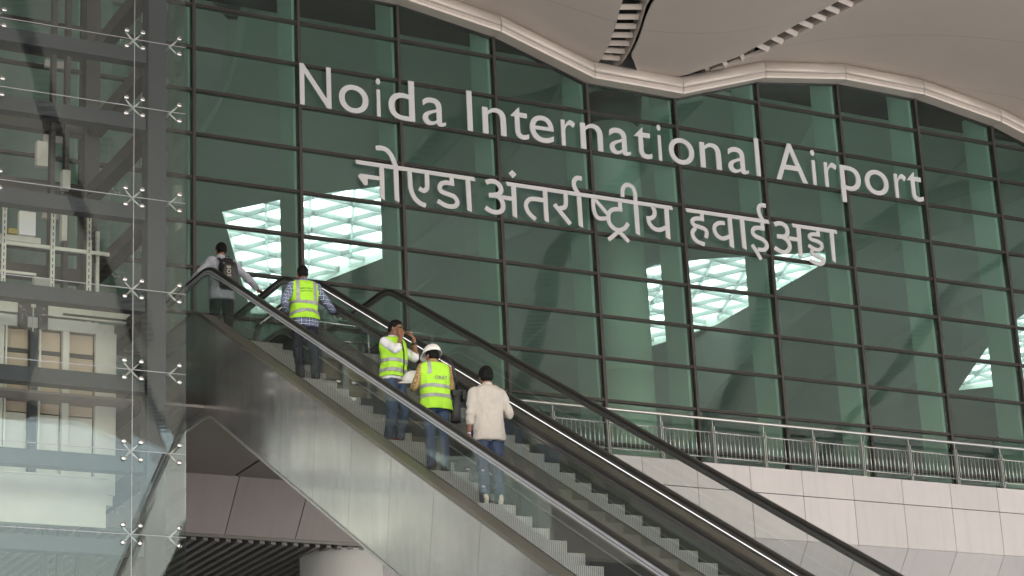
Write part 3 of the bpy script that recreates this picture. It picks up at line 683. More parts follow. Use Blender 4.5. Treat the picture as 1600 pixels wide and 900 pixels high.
# ================================================================== railing along the floor edge
rl = thing('guard_railing', 'long stainless steel balustrade along the floor edge in front of the glass wall', 'railing', (10, -.294, zt))
px0, pg, ry = 10.36, 1.165, -.294
nb = 0; rest = MB()
xs_ = [px0 + pg * k for k in range(-7, 17)]
MB().tube([(xs_[0], ry, 12.858), (xs_[-1], ry, 12.858)], .030, 14).build('handrail', M_steel, rl, True)
for k, x in enumerate(xs_):
    p = MB()
    for dx in (-.022, .014): p.box(x + dx, x + dx + .010, ry - .035, ry + .035, zt - .02, 12.70)
    p.box(x - .006, x + .006, ry - .012, ry + .012, 12.68, 12.84)
    post = p.build('post', M_steel, rl)
    cb = MB()
    for zz in (12.59, 12.10): cb.ball((x + .03, ry - .035, zz), .024, 10, 7)
    cb.build('clamp', M_chrome, post, True)
    if k == len(xs_) - 1: break
    x2 = xs_[k + 1]
    for zz in (12.59, 12.10): MB().tube([(x + .02, ry, zz), (x2 - .02, ry, zz)], .012, 8).build('bar', M_steel, rl, True)
    for j in range(1, 12):
        xb = x + pg * j / 12; bm_ = MB().tube([(xb, ry, 12.595), (xb, ry, 12.105)], .008, 8)
        if 4 <= k < 13 and nb < 100: bm_.build('baluster', M_steel, rl, True); nb += 1
        else: rest.add(bm_.v, bm_.f)
o = rest.build('baluster', M_steel, rl, True); o['kind'] = 'stuff'

# ================================================================== escalators
RB = 15.7875                                   # height of the handrail line at y = 0
def path(v, zh, yend, Rf=1.1, ylow=-27.4, nin=72):
    b = RB - v; yb = (zh - b) / T30; zl = 1.10 - v; yl = (zl - b) / T30
    t = Rf * math.tan(R(15)); c30, s30 = math.cos(R(30)), math.sin(R(30)); out = []
    def fil(yc, zc, up):
        pts = []
        p0 = Vector((yc - t * (1 if up else c30), zc - (0 if up else t * s30))); p2 = Vector((yc + t * (c30 if up else 1), zc + (t * s30 if up else 0))); p1 = Vector((yc, zc))
        for k in range(11):
            q = k / 10; pts.append(p0 * (1 - q) ** 2 + p1 * 2 * q * (1 - q) + p2 * q * q)
        return pts
    f1 = fil(yl, zl, True); f2 = fil(yb, zh, False)
    for k in range(6): out.append(Vector((ylow + (f1[0].x - ylow) * k / 6, zl)))
    out += f1
    for k in range(1, nin): out.append(f1[-1].lerp(f2[0], k / nin))
    out += f2
    for k in range(1, 9): out.append(Vector((f2[-1].x + (yend - f2[-1].x) * k / 8, zh)))
    return out
def sweep(prof, pth, closed=True):
    rings = []
    for k, p in enumerate(pth):
        d = (pth[min(k + 1, len(pth) - 1)] - pth[max(k - 1, 0)]).normalized(); n = Vector((-d.y, d.x))
        rings.append([(x, p.x + n.x * q, p.y + n.y * q) for x, q in prof])
    m = MB(); m.loft(rings, closed, closed); return m
ZH = 13.135; YE = -2.36
prail = path(0, ZH, YE)
newel = [Vector((YE + .30 * math.cos(a), ZH - .30 + .30 * math.sin(a))) for a in [R(90 - 12 * k) for k in range(1, 16)]] + [Vector((YE - .25 * k, ZH - .60)) for k in (1, 2, 3)]
GX = .629
def slide(p, d):
    q = [v.copy() for v in p]
    for k in range(17, 88): 
        s_ = d * max(0, min(1, (87 - k) / 9, (k - 17) / 6)); q[k] = p[k] + Vector((math.cos(R(30)), math.sin(R(30)))) * s_
    return q
def strip_between(pa, pb, x0, x1, i0, i1, g0=0., g1=0., ends=True):
    """closed plate between two matching paths from index i0 to i1"""
    m = MB(); A = [p.copy() for p in pa[i0:i1 + 1]]; B = [p.copy() for p in pb[i0:i1 + 1]]
    A[0] = A[0].lerp(A[1], g0); B[0] = B[0].lerp(B[1], g0); A[-1] = A[-1].lerp(A[-2], g1); B[-1] = B[-1].lerp(B[-2], g1)
    n = len(A); vs_ = [(x0, p.x, p.y) for p in A] + [(x0, p.x, p.y) for p in B] + [(x1, p.x, p.y) for p in A] + [(x1, p.x, p.y) for p in B]; fs = []
    for k in range(n - 1):
        fs += [(k, k + 1, n + k + 1, n + k), (2 * n + k, 3 * n + k, 3 * n + k + 1, 2 * n + k + 1), (k, 2 * n + k, 2 * n + k + 1, k + 1), (n + k, n + k + 1, 3 * n + k + 1, 3 * n + k)]
    if ends: fs += [(0, n, 3 * n, 2 * n), (n - 1, 3 * n - 1, 4 * n - 1, 2 * n - 1)]
    m.add(vs_, fs); return m
def ribbon(pa, xa, pb, xb):
    m = MB(); n = len(pa)
    m.add([(xa, p.x, p.y) for p in pa] + [(xb, p.x, p.y) for p in pb], [(k, k + 1, n + k + 1, n + k) for k in range(n - 1)]); return m
stepme = {}
M_guide = mat('dark_rail_guide', (.13, .125, .125), .4, .4, .1, 4)
def escalator(xc, phase, label, side, led):
    e = thing('escalator', label, 'escalator', (xc, -14, 0), 'pair of escalators')
    def sh(m): m.v = [(p[0] + xc, p[1], p[2]) for p in m.v]; return m
    p70 = path(.70, ZH - .74, YE - .1); p72 = path(.725, ZH - .765, YE - .1); p80 = path(.80, ZH - .84, YE + .1); p90 = path(.90, ZH - .93, YE + .2); p150 = path(1.5, ZH - 1.5, YE + .2)
    ptop = path(.035, ZH - .035, YE - .1)
    inc0, inc1 = 17, 17 + 70                     # straight part of the path
    for sx in (-1, 1):
        X = sx * GX
        hr = sweep([(X - .040, -.012), (X - .036, .016), (X - .02, .028), (X + .02, .028), (X + .036, .016), (X + .040, -.012), (X + .030, -.022), (X - .030, -.022)], prail + newel)
        sh(hr).build('handrail', M_rubber, e, True)
        gd = sweep([(X - .026, -.023), (X + .026, -.023), (X + .022, -.088), (X - .022, -.088)], prail + newel[:12]); sh(gd).build('handrail_guide', M_rail if side == -1 and sx == -1 else M_guide, e)
        if led and sx == -1:
            ls = sweep([(X - .0290, -.054), (X - .0270, -.054), (X - .0270, -.062), (X - .0290, -.062)], prail); sh(ls).build('light_strip', M_led, e)
        else:
            ls = sweep([(X - .0275, -.054), (X - .0265, -.054), (X - .0265, -.062), (X - .0275, -.062)], prail); sh(ls).build('bright_strip', M_chrome, e)
        # glass sheets with upright joints
        cuts = [3] + list(range(19, inc1 + 6, 6)) + [len(ptop) - 1]
        for a, b in zip(cuts, cuts[1:]):
            sh(strip_between(ptop, slide(p72, .345), X - .006, X + .006, a, b, .008, .008, False)).build('glass_panel', M_gesc, e)
        sh(ribbon(p72, sx * (GX - .010), p80, sx * .565)).build('inner_deck', M_deck, e, True)
        sh(ribbon(p80, sx * .565, p90, sx * .520)).build('angled_panel', M_skirt, e, True)
        tr = sweep([(sx * .528, .012), (sx * .516, .012), (sx * .516, -.010), (sx * .528, -.010)], p90); sh(tr).build('skirt_trim', M_steel, e)
        sh(strip_between(p90, p150, sx * .516, sx * .530, 0, len(p90) - 1)).build('skirt_panel', M_skirt, e)
        od = ribbon(p72, sx * (GX + .010), p70, sx * .873); sh(od).build('outer_deck', M_deck, e, True)
        if sx == side:
            lip = sweep([(sx * .8735, .004), (sx * .885, .004), (sx * .885, -.045), (sx * .8735, -.045)], p70); sh(lip).build('deck_lip', M_deck, e)
            pc = path(.752, ZH - .79, -1.72); pb_ = path(2.15, 10.64, -1.72); pbs = slide(pb_, .70)
            cuts = [0, 17] + list(range(21, inc1 + 2, 4)) + [inc1 + 4, inc1 + 9, inc1 + 13, len(pc) - 1]
            for a, b in zip(cuts, cuts[1:]):
                sh(strip_between(pc, pbs, sx * .862, sx * .876, a, b, .012, .012)).build('cladding_panel', M_brush, e)
            ed = sweep([(sx * .84, .0), (sx * .888, .0), (sx * .888, -.035), (sx * .84, -.035)], pb_); sh(ed).build('bottom_trim', M_steel, e)
    pb_ = path(2.15, 10.64, -1.72)
    sh(strip_between(path(2.11, 10.68, -1.72), path(2.145, 10.645, -1.72), -.855, .855, 0, len(pb_) - 1)).build('bottom_panel', M_deck, e)
    pbk = path(1.55, ZH - 1.6, -1.72); sh(ribbon(pbk, -.86, pbk, .86)).build('step_track', M_dark, e)
    # steps
    prof = [(0, -.004), (.006, 0), (.398, 0), (.398, -.03), (.10, -.05), (.062, -.236), (.036, -.235), (.016, -.15), (.004, -.06), (0, -.03)]
    k0 = int((-25.2 - phase) / .4); k1 = int((-4.6 - phase) / .4) + 1
    for k in range(k0, k1 + 1):
        y = phase + .4 * k; zn = RB - 1.07 + T30 * y
        z = zn if zn < FLOOR - .12 else FLOOR - .12 * math.exp(-(zn - FLOOR + .12) / .12)
        z = max(z, .03 + .02 * k / 100)
        if 'a' not in stepme:
            m = MB(); m.prism(prof, lambda u, v, d: (d, u, v), -.503, .503); me = m.mesh('step'); fixn(me); me.materials.append(M_step); stepme['a'] = me
            m = MB(); m.box(.475, .499, -.003, .02, -.010, .002); me = m.mesh('corner_mark'); me.materials.append(M_yellow); stepme['b'] = me
        s_ = bpy.data.objects.new('step', stepme['a']); COL.objects.link(s_); s_.parent = e; s_.location = (0, y + 14, z)
        c_ = bpy.data.objects.new('corner_mark', stepme['b']); COL.objects.link(c_); c_.parent = s_
    m = MB(); m.box(-.513, .513, -4.30, -1.2, FLOOR - .06, FLOOR + .002); sh(m).build('landing_plate', M_step, e)
    return e
X1, X2 = -.9806 * UN, 1.1068 * UN
escalator(X1, -11.93, 'escalator nearer the glass lift tower, with the people riding up', -1, False)
escalator(X2, -11.58, 'empty escalator on the right with a white light line under its rail', 1, True)
# landing floor between escalators and glass wall
m = MB(); m.box(-1.70, 1.82, -1.19, .1, FLOOR - .06, FLOOR - .004); m.build('landing_floor', M_hall, bld)
m = MB(); m.box(-1.65, 1.75, -4.2, -1.2, FLOOR - .3, FLOOR - .09); m.build('landing_floor', M_hall, bld)
# short barrier at the head of the escalators
sb = thing('barrier_rail', 'short low white barrier rail near the head of the empty escalator', 'railing', (.95, -4.2, FLOOR))
za = 12.57
MB().tube([(.455, -4.2, za + .015), (1.41, -4.2, za - .005)], .022, 10).build('top_rail', M_chrome, sb, True)
MB().tube([(.60, -4.2, za - .27), (1.41, -4.2, za - .28)], .016, 10).build('bottom_rail', M_chrome, sb, True)
for x in (.62, 1.37): MB().tube([(x, -4.2, FLOOR), (x, -4.2, za)], .018, 8).build('post', M_steel, sb, True)
for k in range(6): MB().tube([(.72 + .11 * k, -4.2, za - .28), (.72 + .11 * k, -4.2, FLOOR + .05)], .010, 8).build('baluster', M_steel, sb, True)

# ================================================================== glass lift tower
tw = thing('glass_lift_shaft', 'frameless glass lift tower with spider fittings and dark steel frame at the left', 'lift tower', (-4.3, -4.2, 0))
LV = [5.0, 6.2, 7.40, 8.599, 9.794, 10.976, 12.186, 13.592, 15.017, 16.099, 17.45, 18.8]
FX = [-6.5, -5.20, -3.10, -2.30]; FY = -5.88; SY = [-5.87, -4.15, -2.42]
for z0, z1 in zip(LV, LV[1:]):
    for xa, xb in zip(FX, FX[1:]):
        q = MB().box(xa + .005, xb - .005, FY - .008, FY + .008, z0 + .005, z1 - .005); j = [random.uniform(-.005, .005) for _ in range(4)]
        q.v = [(p[0], p[1] + j[(p[0] > (xa + xb) / 2) + 2 * (p[2] > (z0 + z1) / 2)], p[2]) for p in q.v]; q.build('glass_pane', M_gtower, tw)
    for ya_, yb_ in zip(SY, SY[1:]):
        MB().box(-2.312, -2.296, ya_ + .006, yb_ - .005, z0 + .005, z1 - .005).build('glass_pane', M_gtower, tw)
for z in LV[:-1]:
    m = MB(); m.box(-6.5, -2.30, FY - .004, FY + .006, z - .004, z + .004); m.build('joint_seal', M_rail, tw)
for x in FX[1:3]: MB().box(x - .004, x + .004, FY - .005, FY + .005, 5, 18.8).build('joint_seal', M_rail, tw)
MB().box(-2.308, -2.296, SY[1] - .005, SY[1] + .005, 5, 18.8).build('joint_seal', M_rail, tw)
MB().box(-2.82, -2.54, -5.70, -5.42, 0, 18.8).build('column', M_frame, tw)
MB().box(-6.35, -6.07, -5.70, -5.42, 0, 18.8).build('column', M_frame, tw)
for x in (-2.82, -4.55, -6.35): MB().box(x, x + .24, -2.66, -2.42, 0, 18.8).build('column', M_frame2, tw)
for z in LV:
    b1, b0 = z - .03, z - .25
    MB().box(-6.05, -2.84, -5.66, -5.46, b0, b1).build('front_beam', M_frame, tw)
    MB().box(-2.78, -2.56, -5.40, -2.68, b0 - .02, b1 - .01).build('side_beam', M_frame2, tw)
    MB().box(-6.30, -6.10, -5.40, -2.68, b0 - .02, b1 - .01).build('side_beam', M_frame2, tw)
    for xa, xb in ((-6.09, -4.57), (-4.29, -2.84)): MB().box(xa, xb, -2.62, -2.44, b0, b1).build('back_beam', M_frame2, tw)
for x in (-3.45, -3.22): MB().box(x, x + .07, -2.9, -2.75, 0, 18.8).build('guide_rail', M_frame2, tw)
for z in (13.0, 14.3, 15.6, 16.9): MB().box(-3.52, -3.14, -2.74, -2.67, z, z + .12).build('rail_bracket', M_galv, tw)
for x0, z0, w_, h_, mt in ((-3.72, 15.05, .18, .42, M_galv), (-3.30, 14.72, .13, .32, M_cab), (-3.30, 13.85, .09, .55, M_cab), (-3.72, 12.85, .26, .36, M_cab)):
    MB().box(x0, x0 + w_, -3.05, -2.92, z0, z0 + h_).build('control_box', mt, tw, bevel=.01)
MB().box(-5.2, -4.35, -3.3, -2.95, 14.25, 14.6).build('drive_beam', M_frame2, tw)
for z in (13.05, 14.65, 16.2): MB().box(-6.0, -4.30, -2.41, -2.36, z, z + .22).build('cable_tray', M_galv, tw)
def spider(c, ax, nrm, arms, r=.125):
    c = Vector(c); ax = Vector(ax); nrm = Vector(nrm); m = MB()
    m.tube([c - nrm * .20, c - nrm * .03], .018, 8); bolts = []
    for a, b in arms:
        p = c + ax * (a * r) + Vector((0, 0, b * r))
        m.tube([c - nrm * .07, c - nrm * .06 + (p - c) * .5, p - nrm * .045], [.016, .013, .010], 8); m.tube([p - nrm * .05, p - nrm * .008], .012, 8); bolts.append(p)
    s_ = m.build('spider_fitting', M_steel, tw, True)
    for p in bolts: MB().tube([p + nrm * .009, p + nrm * .014, p + nrm * .030, p + nrm * .034], [.036, .038, .034, .022], 16).build('bolt_cap', M_chrome, s_, True)
for z in LV[1:-1]:
    for x in FX[1:3]: spider((x, FY, z), (1, 0, 0), (0, -1, 0), ((-1, 1), (1, 1), (-1, -1), (1, -1)))
    spider((-2.53, FY, z), (1, 0, 0), (0, -1, 0), ((1, 1), (1, -1)))
    spider((-2.304, SY[1], z), (0, 1, 0), (1, 0, 0), ((-1, 1), (1, 1), (-1, -1), (1, -1)))
    spider((-2.304, -2.62, z), (0, 1, 0), (1, 0, 0), ((-1, 1), (-1, -1)))

lc = thing('lift_car', 'cream lift car with beige lining and slotted rails on its roof, inside the glass tower', 'lift car', (-4.2, -3.8, 9))
y0, y1 = -4.62, -3.0
XL = -5.75
MB().box(XL, -2.95, y0 + .02, y1, 9.30, 9.45).build('floor_plate', M_galv, lc)
MB().box(XL, -2.95, y0 + .02, y1, 11.9, 12.03).build('roof_plate', M_galv, lc)
for xa, xb, mt in ((-4.73, -4.60, M_cab), (-4.21, -4.10, M_frame), (-3.73, -3.63, M_cab), (-3.23, -2.92, M_cab), (-5.35, -5.2, M_cab)):
    MB().box(xa, xb, y0, y0 + .10, 9.45, 11.9).build('front_post', mt, lc, bevel=.004)
for xa, xb in ((-5.19, -4.74), (-4.59, -4.22), (-4.09, -3.74), (-3.62, -3.24)):
    MB().box(xa, xb, y0 + .12, y0 + .14, 10.62, 11.86).build('beige_lining', M_beige, lc)
    MB().box(xa, xb, y0 + .12, y0 + .14, 9.46, 10.60).build('cream_panel', M_cab, lc)
    for z in (11.50, 11.12): MB().box(xa, xb, y0 + .09, y0 + .115, z, z + .06).build('lining_bar', M_frame2, lc)
for xa in (-4.585, -4.085): MB().box(xa, xa + .03, y0 - .004, y0 + .02, 9.46, 11.88).build('edge_strip', M_galv, lc)
MB().box(XL, -3.24, y0 - .012, y0 + .06, 11.86, 12.03).build('header', M_cab, lc)
MB().box(XL, -2.62, y0 - .03, y0 + .05, 12.06, 12.22).build('cross_beam', M_galv, lc)
MB().box(-3.75, -2.66, y0 - .05, y0 - .032, 12.09, 12.12).build('cross_beam', M_frame2, lc)
MB().box(-5.0, -3.06, y0 - .01, y0 + .03, 8.96, 9.67).build('apron', M_cab, lc)
MB().box(-5.75, -3.03, y0 - .016, y0 + .04, 9.675, 9.70).build('apron_rail', M_galv, lc)
pl = MB(); pl.box(-4.42, -4.28, y0 - .06, y0 - .035, 11.84, 12.46); pl.box(-4.12, -3.98, y0 - .06, y0 - .035, 11.84, 12.46); pl.box(-4.28, -4.12, y0 - .058, y0 - .036, 12.02, 12.46)
p_ = pl.build('hanger_plate', M_frame2, lc)
for k in range(26):
    q = random.random(); bx = random.choice((-4.40, -4.10)) + .10 * q; bz = random.uniform(11.95, 12.43)
    MB().tube([(bx, y0 - .062, bz), (bx, y0 - .068, bz)], .008, 8).build('plate_bolt', M_chrome, p_)
MB().box(-4.235, -4.165, y0 - .075, y0 - .06, 12.15, 12.40).build('hanger_block', M_galv, lc)
MB().tube([(-4.20, y0 - .06, 12.3), (-4.20, y0 - .06, 11.78)], .012, 8).build('hanger_rod', M_steel, lc)
for z in (13.68, 13.10): MB().box(XL, -3.04, y0 - .005, y0 + .03, z, z + .055).build('guard_bar', M_galv, lc)
MB().box(XL, -4.15, y0 - .005, y0 + .03, 12.66, 12.70).build('guard_bar', M_galv, lc)
for x in (-5.4, -4.68, -3.95, -3.40):
    u = MB().box(x, x + .065, y0 - .035, y0 - .008, 12.23, 13.74).build('guard_upright', M_galv, lc)
    sl_ = MB()
    for k in range(14): sl_.box(x + .026, x + .040, y0 - .0375, y0 - .034, 12.30 + .10 * k, 12.36 + .10 * k)
    sl_.build('upright_slots', M_frame, u)
for x, z1 in ((-3.30, 13.4), (-3.18, 13.55), (-4.60, 13.1)): MB().box(x, x + .05, y0 + .2, y0 + .26, 12.03, z1).build('roof_stanchion', M_cab, lc)
MB().box(-4.43, -4.18, y0 - .03, y0 + .07, 13.27, 13.64).build('control_cabinet', M_white, lc, bevel=.008)
MB().box(-4.58, -4.44, y0 + .0, y0 + .08, 13.28, 13.36).build('yellow_box', M_yellow, lc, bevel=.008)
MB().box(-4.75, -4.08, y0 + .04, y0 + .12, 13.18, 13.27).build('cable_duct', M_galv, lc)
MB().box(XL + .1, -3.0, y1 - .05, y1, 9.46, 11.88).build('back_wall', M_cab, lc)

# ================================================================== people
def remesh(mb, voxel, sm=4, disp=None, seed=0):
    me = mb.mesh('blob'); fixn(me); ob = bpy.data.objects.new('blob', me); COL.objects.link(ob)
    r = ob.modifiers.new('r', 'REMESH'); r.mode = 'VOXEL'; r.voxel_size = voxel
    s = ob.modifiers.new('s', 'SMOOTH'); s.factor = .5; s.iterations = sm
    dg = bpy.context.evaluated_depsgraph_get(); dg.update()
    out = bpy.data.meshes.new_from_object(ob.evaluated_get(dg))
    bpy.data.objects.remove(ob); bpy.data.meshes.remove(me)
    if disp:
        amp, fx, fz = disp
        nv = [v.normal.copy() for v in out.vertices]
        for v, n in zip(out.vertices, nv):
            p = Vector((v.co.x * fx, v.co.y * fx, v.co.z * fz)) + Vector((seed * 3.1, seed * 1.7, 0))
            q = noise.noise(p) + .5 * noise.noise(p * 2.3)
            ridge = 1 - abs(noise.noise(p * 1.3 + Vector((9, 2, 5)))) * 2
            v.co += n * amp * (q * .7 + ridge * .5)
    return out
def cloth(name, mb, voxel, m, parent, disp, seed, sm=4):
    me = remesh(mb, voxel, sm, disp, seed); me.materials.clear(); me.materials.append(m)
    return link(name, me, parent, True)
def ellring(cx, cyy, z, a, b, n=28, e=2.5):
    out = []
    for i in range(n):
        t = 2 * math.pi * i / n; c, s = math.cos(t), math.sin(t)
        out.append((cx + a * abs(c) ** (2 / e) * (1 if c >= 0 else -1), cyy + b * abs(s) ** (2 / e) * (1 if s >= 0 else -1), z))
    return out
TOR = [(.78, .186, .132, .0), (.86, .187, .130, -.005), (.95, .178, .125, -.006), (1.05, .168, .116, -.002), (1.15, .168, .112, .002), (1.25, .180, .118, .0), (1.34, .196, .120, -.006),
       (1.41, .196, .108, -.012), (1.455, .165, .088, -.014), (1.485, .115, .070, -.010), (1.51, .072, .062, -.002)]
def torso(z0, z1, grow, lean=(0, 0), w=1.):
    m = MB(); rg = []
    def at(z):
        for p, q in zip(TOR, TOR[1:]):
            if p[0] <= z <= q[0]:
                f = (z - p[0]) / (q[0] - p[0]); return [p[k] + (q[k] - p[k]) * f for k in range(4)]
        return list(TOR[-1])
    zz = sorted(set([z0, z1] + [p[0] for p in TOR if z0 < p[0] < z1] + [z0 + (z1 - z0) * k / 18 for k in range(19)]))
    for z in zz:
        q = at(z); f = max(0, z - .9)
        rg.append(ellring(lean[0] * f, q[3] + lean[1] * f, z, (q[1] + grow) * w, q[2] + grow))
    m.loft(rg); return m
def hand(mb, wr, d, side, palm_n, curl=.5, s=1.):
    """palm and five fingers; d = direction from wrist, palm_n = the way the palm faces, side = toward the thumb"""
    d = Vector(d).normalized(); pn = Vector(palm_n); pn = (pn - d * pn.dot(d)).normalized(); sd = d.cross(pn)
    if sd.dot(Vector(side)) < 0: sd = -sd
    wr = Vector(wr)
    for k, f in enumerate((-.030, -.010, .010, .030)):
        mb.limb([wr + sd * f * .5, wr + d * .045 * s + sd * f * .9 * s, wr + d * .092 * s + sd * f * s], [.019 * s, .018 * s, .0125 * s], 8)
    for f, ln in ((-.033, .062), (-.011, .076), (.011, .082), (.032, .074)):
        b = wr + d * .090 * s + sd * f * s; a = curl * 1.0; p = [b]; dd = d.copy()
        for q in (.42, .33, .25):
            dd = (dd * math.cos(a) + pn * math.sin(a)).normalized(); pn2 = (pn * math.cos(a) - d * math.sin(a)); p.append(p[-1] + dd * ln * q * s); a *= 1.15
        mb.limb(p, [.0095 * s, .0090 * s, .0082 * s, .0070 * s], 8)
    b = wr + d * .025 * s + sd * .026 * s; t1 = (d * .55 + sd * .75 + pn * .35).normalized(); t2 = (d * .85 + sd * .2 + pn * .5).normalized()
    mb.limb([b, b + t1 * .036 * s, b + t1 * .036 * s + t2 * .030 * s, b + t1 * .036 * s + t2 * .054 * s], [.014 * s, .0115 * s, .0100 * s, .0080 * s], 8)
def head(mb, hc, rot):
    """skull, jaw, nose, brow, lips, ears; hc = centre of the skull"""
    def T(x, y, z): return Vector(hc) + rot @ Vector((x, y, z))
    mb.ball(T(0, -.012, .022), (.076, .095, .092), 18, 12, rot)
    mb.ball(T(0, .018, -.035), (.060, .068, .078), 16, 10, rot)
    mb.limb([T(-.048, .0, -.055), T(-.03, .055, -.094), T(.03, .055, -.094), T(.048, .0, -.055)], [.020, .020, .020, .020], 8)
    mb.limb([T(0, .078, .012), T(0, .092, -.018), T(0, .100, -.034)], [.010, .012, .014], 8); mb.ball(T(.011, .090, -.037), .009); mb.ball(T(-.011, .090, -.037), .009)
    mb.limb([T(-.045, .068, .028), T(0, .078, .024), T(.045, .068, .028)], [.010, .012, .010], 8)
    mb.limb([T(-.022, .078, -.064), T(0, .086, -.063), T(.022, .078, -.064)], [.006, .008, .006], 8); mb.limb([T(-.018, .076, -.075), T(0, .083, -.076), T(.018, .076, -.075)], [.006, .008, .006], 8)
    for s in (-1, 1):
        mb.ball(T(s * .048, .052, -.022), (.022, .022, .020), 10, 8, rot)
        mb.ball(T(s * .077, -.008, -.012), (.009, .020, .032), 10, 8, rot)
    return T
def hairdo(parent, hc, rot, low=-.06, thick=.010, front=.045, seed=1):
    def T(x, y, z): return Vector(hc) + rot @ Vector((x, y, z))
    m = MB(); m.ball(T(0, -.014, .030), (.074 + thick, .094 + thick, .084 + thick * 1.5), 20, 12, rot)
    m.ball(T(0, -.040, -.010), (.070 + thick * .8, .066 + thick, .075), 18, 10, rot)
    me = remesh(m, .006, 3, (.0035, 55, 38), seed)
    b = bmesh.new(); b.from_mesh(me); ri = rot.to_3x3().inverted() if hasattr(rot, 'to_3x3') else rot.inverted()
    kill = []
    for v in b.verts:
        q = ri @ (v.co - Vector(hc))
        line = low + max(0, (q.y + .03)) * 1.15                 # hairline rises from the nape to the forehead
        if q.y > .055: line = max(line, front)
        if q.z < line + .004 * noise.noise(q * 90): kill.append(v)
    bmesh.ops.delete(b, geom=kill, context='VERTS'); b.to_mesh(me); b.free()
    me.materials.clear(); me.materials.append(M_hair); o = link('hair', me, parent, True)
    sm = o.modifiers.new('thickness', 'SOLIDIFY'); sm.thickness = .008; sm.offset = -1
    return o
def shoe(parent, name, heel, fwd, m, sole=None):
    heel = Vector(heel); f = Vector(fwd).normalized(); up = Vector((0, 0, 1)); s = up.cross(f)
    mb = MB()
    mb.limb([heel + up * .045 + f * .02, heel + up * .042 + f * .10, heel + up * .034 + f * .19, heel + up * .030 + f * .235], [.042, .044, .040, .030], 12)
    mb.limb([heel + up * .05, heel + up * .105 + f * .01], [.042, .046], 12)
    me = remesh(mb, .008, 4)
    for v in me.vertices:
        if v.co.z < heel.z + .008: v.co.z = heel.z + .008
    me.materials.clear(); me.materials.append(m); o = link(name, me, parent, True)
    so = MB(); out = []
    for k in range(24):
        t = 2 * math.pi * k / 24; q = heel + f * (.10 + .148 * math.cos(t)) + s * (.043 * math.sin(t) * (1 + .12 * math.cos(t))); out.append((q.x, q.y))
    so.prism(out, lambda u, v, d: (u, v, d), heel.z, heel.z + .022); so.build('sole', sole or M_rubber, o)
    return o
def person(label, loc, rotz, cfg):
    """cfg: joints in local metres, +y is forward, feet at z = 0"""
    J = {k: Vector(v) for k, v in cfg['J'].items()}; ln = cfg.get('lean', (0, 0)); sc = cfg.get('scale', 1.)
    mb = MB(); t = torso(.84, 1.50, -.022, ln); mb.v += t.v; mb.f += t.f
    rot = Matrix.Rotation(R(cfg.get('yaw', 0)), 3, 'Z') @ Matrix.Rotation(R(cfg.get('nod', 0)), 3, 'X')
    hc = J['head']; T = head(mb, hc, rot)
    nb = Vector((ln[0] * .55, -.012 + ln[1] * .55, 1.44)); mb.limb([nb, nb.lerp(hc, .5) + Vector((0, -.012, 0)), hc + Vector((0, -.02, -.05))], [.066, .056, .056], 14)
    for s in 'lr':
        mb.limb([J['sh_' + s], J['el_' + s], J['wr_' + s]], [.046, .038, .026], 12)
        mb.limb([J['hip_' + s], J['kn_' + s], J['an_' + s]], [.075, .052, .038], 12)
        mb.limb([J['an_' + s], J['an_' + s] + Vector(cfg['foot_' + s]).normalized() * .17 + Vector((0, 0, -.055))], [.036, .026], 10)
        hd = cfg['hand_' + s]; hand(mb, J['wr_' + s], hd[0], hd[1], hd[2], hd[3])
    me = remesh(mb, .0068, 2); me.materials.clear(); me.materials.append(M_skin)
    o = link('person', me, None, True); o.location = loc; o.rotation_euler = (0, 0, rotz); o.scale = (sc, sc, sc); ORG[o.name] = (0, 0, 0); tag(o, label, 'person')
    hairdo(o, hc, rot, *cfg.get('hair', (-.075, .010, .05, 1)))
    # shirt
    sm = MB(); t = torso(cfg.get('hem', .80), 1.505, .009, ln, cfg.get('fat', 1.)); sm.v += t.v; sm.f += t.f
    for s in 'lr':
        a, b, c = J['sh_' + s], J['el_' + s], J['wr_' + s]; f = cfg.get('cuff_' + s, .95); e = b.lerp(c, f)
        inn = a + Vector((-.05 if a.x > 0 else .05, 0, .01))
        sm.limb([inn, a, a.lerp(b, .5), b, e], [.062, .068, .060, .053, .041 if f > .8 else .047], 14)
        if f < .97: sm.limb([b.lerp(c, f - .10), e], [.050, .049], 14)
    cloth('shirt', sm, .0095, cfg['shirt'], o, (.016, 9, 7.5), cfg.get('seed', 1), 3)
    cl = MB(); cb = nb + Vector((0, .0, .045)); ring = []
    for z, a in ((0, .072), (.02, .070), (.04, .066)): ring.append([cb + Vector((a * math.cos(2 * math.pi * i / 20), a * math.sin(2 * math.pi * i / 20) * .95, z + .012 * -math.sin(2 * math.pi * i / 20))) for i in range(20)])
    cl.loft(ring, False); co = cl.build('collar', cfg['shirt'], o, True); q = co.modifiers.new('thickness', 'SOLIDIFY'); q.thickness = .008
    # trousers
    tm = MB(); tm.loft([ellring(0, -.006, z, a, b_) for z, a, b_ in ((.80, .150, .104), (.86, .158, .108), (.93, .156, .104), (1.0, .145, .095))])
    for s in 'lr':
        tm.limb([J['hip_' + s] + Vector((0, 0, .02)), J['hip_' + s].lerp(J['kn_' + s], .5), J['kn_' + s], J['kn_' + s].lerp(J['an_' + s], .5), J['an_' + s] + Vector((0, 0, -.02))], [.098, .088, .072, .066, .064], 16)
    cloth('trousers', tm, .011, cfg['trousers'], o, (.013, 9, 9), cfg.get('seed', 1) + 5, 3)
    for s in 'lr':
        if cfg.get('shoes'): shoe(o, 'shoe', J['an_' + s] + Vector((0, 0, -.085)) - Vector(cfg['foot_' + s]).normalized() * .03, cfg['foot_' + s], cfg['shoes'], cfg.get('sole'))
    return o, T, J
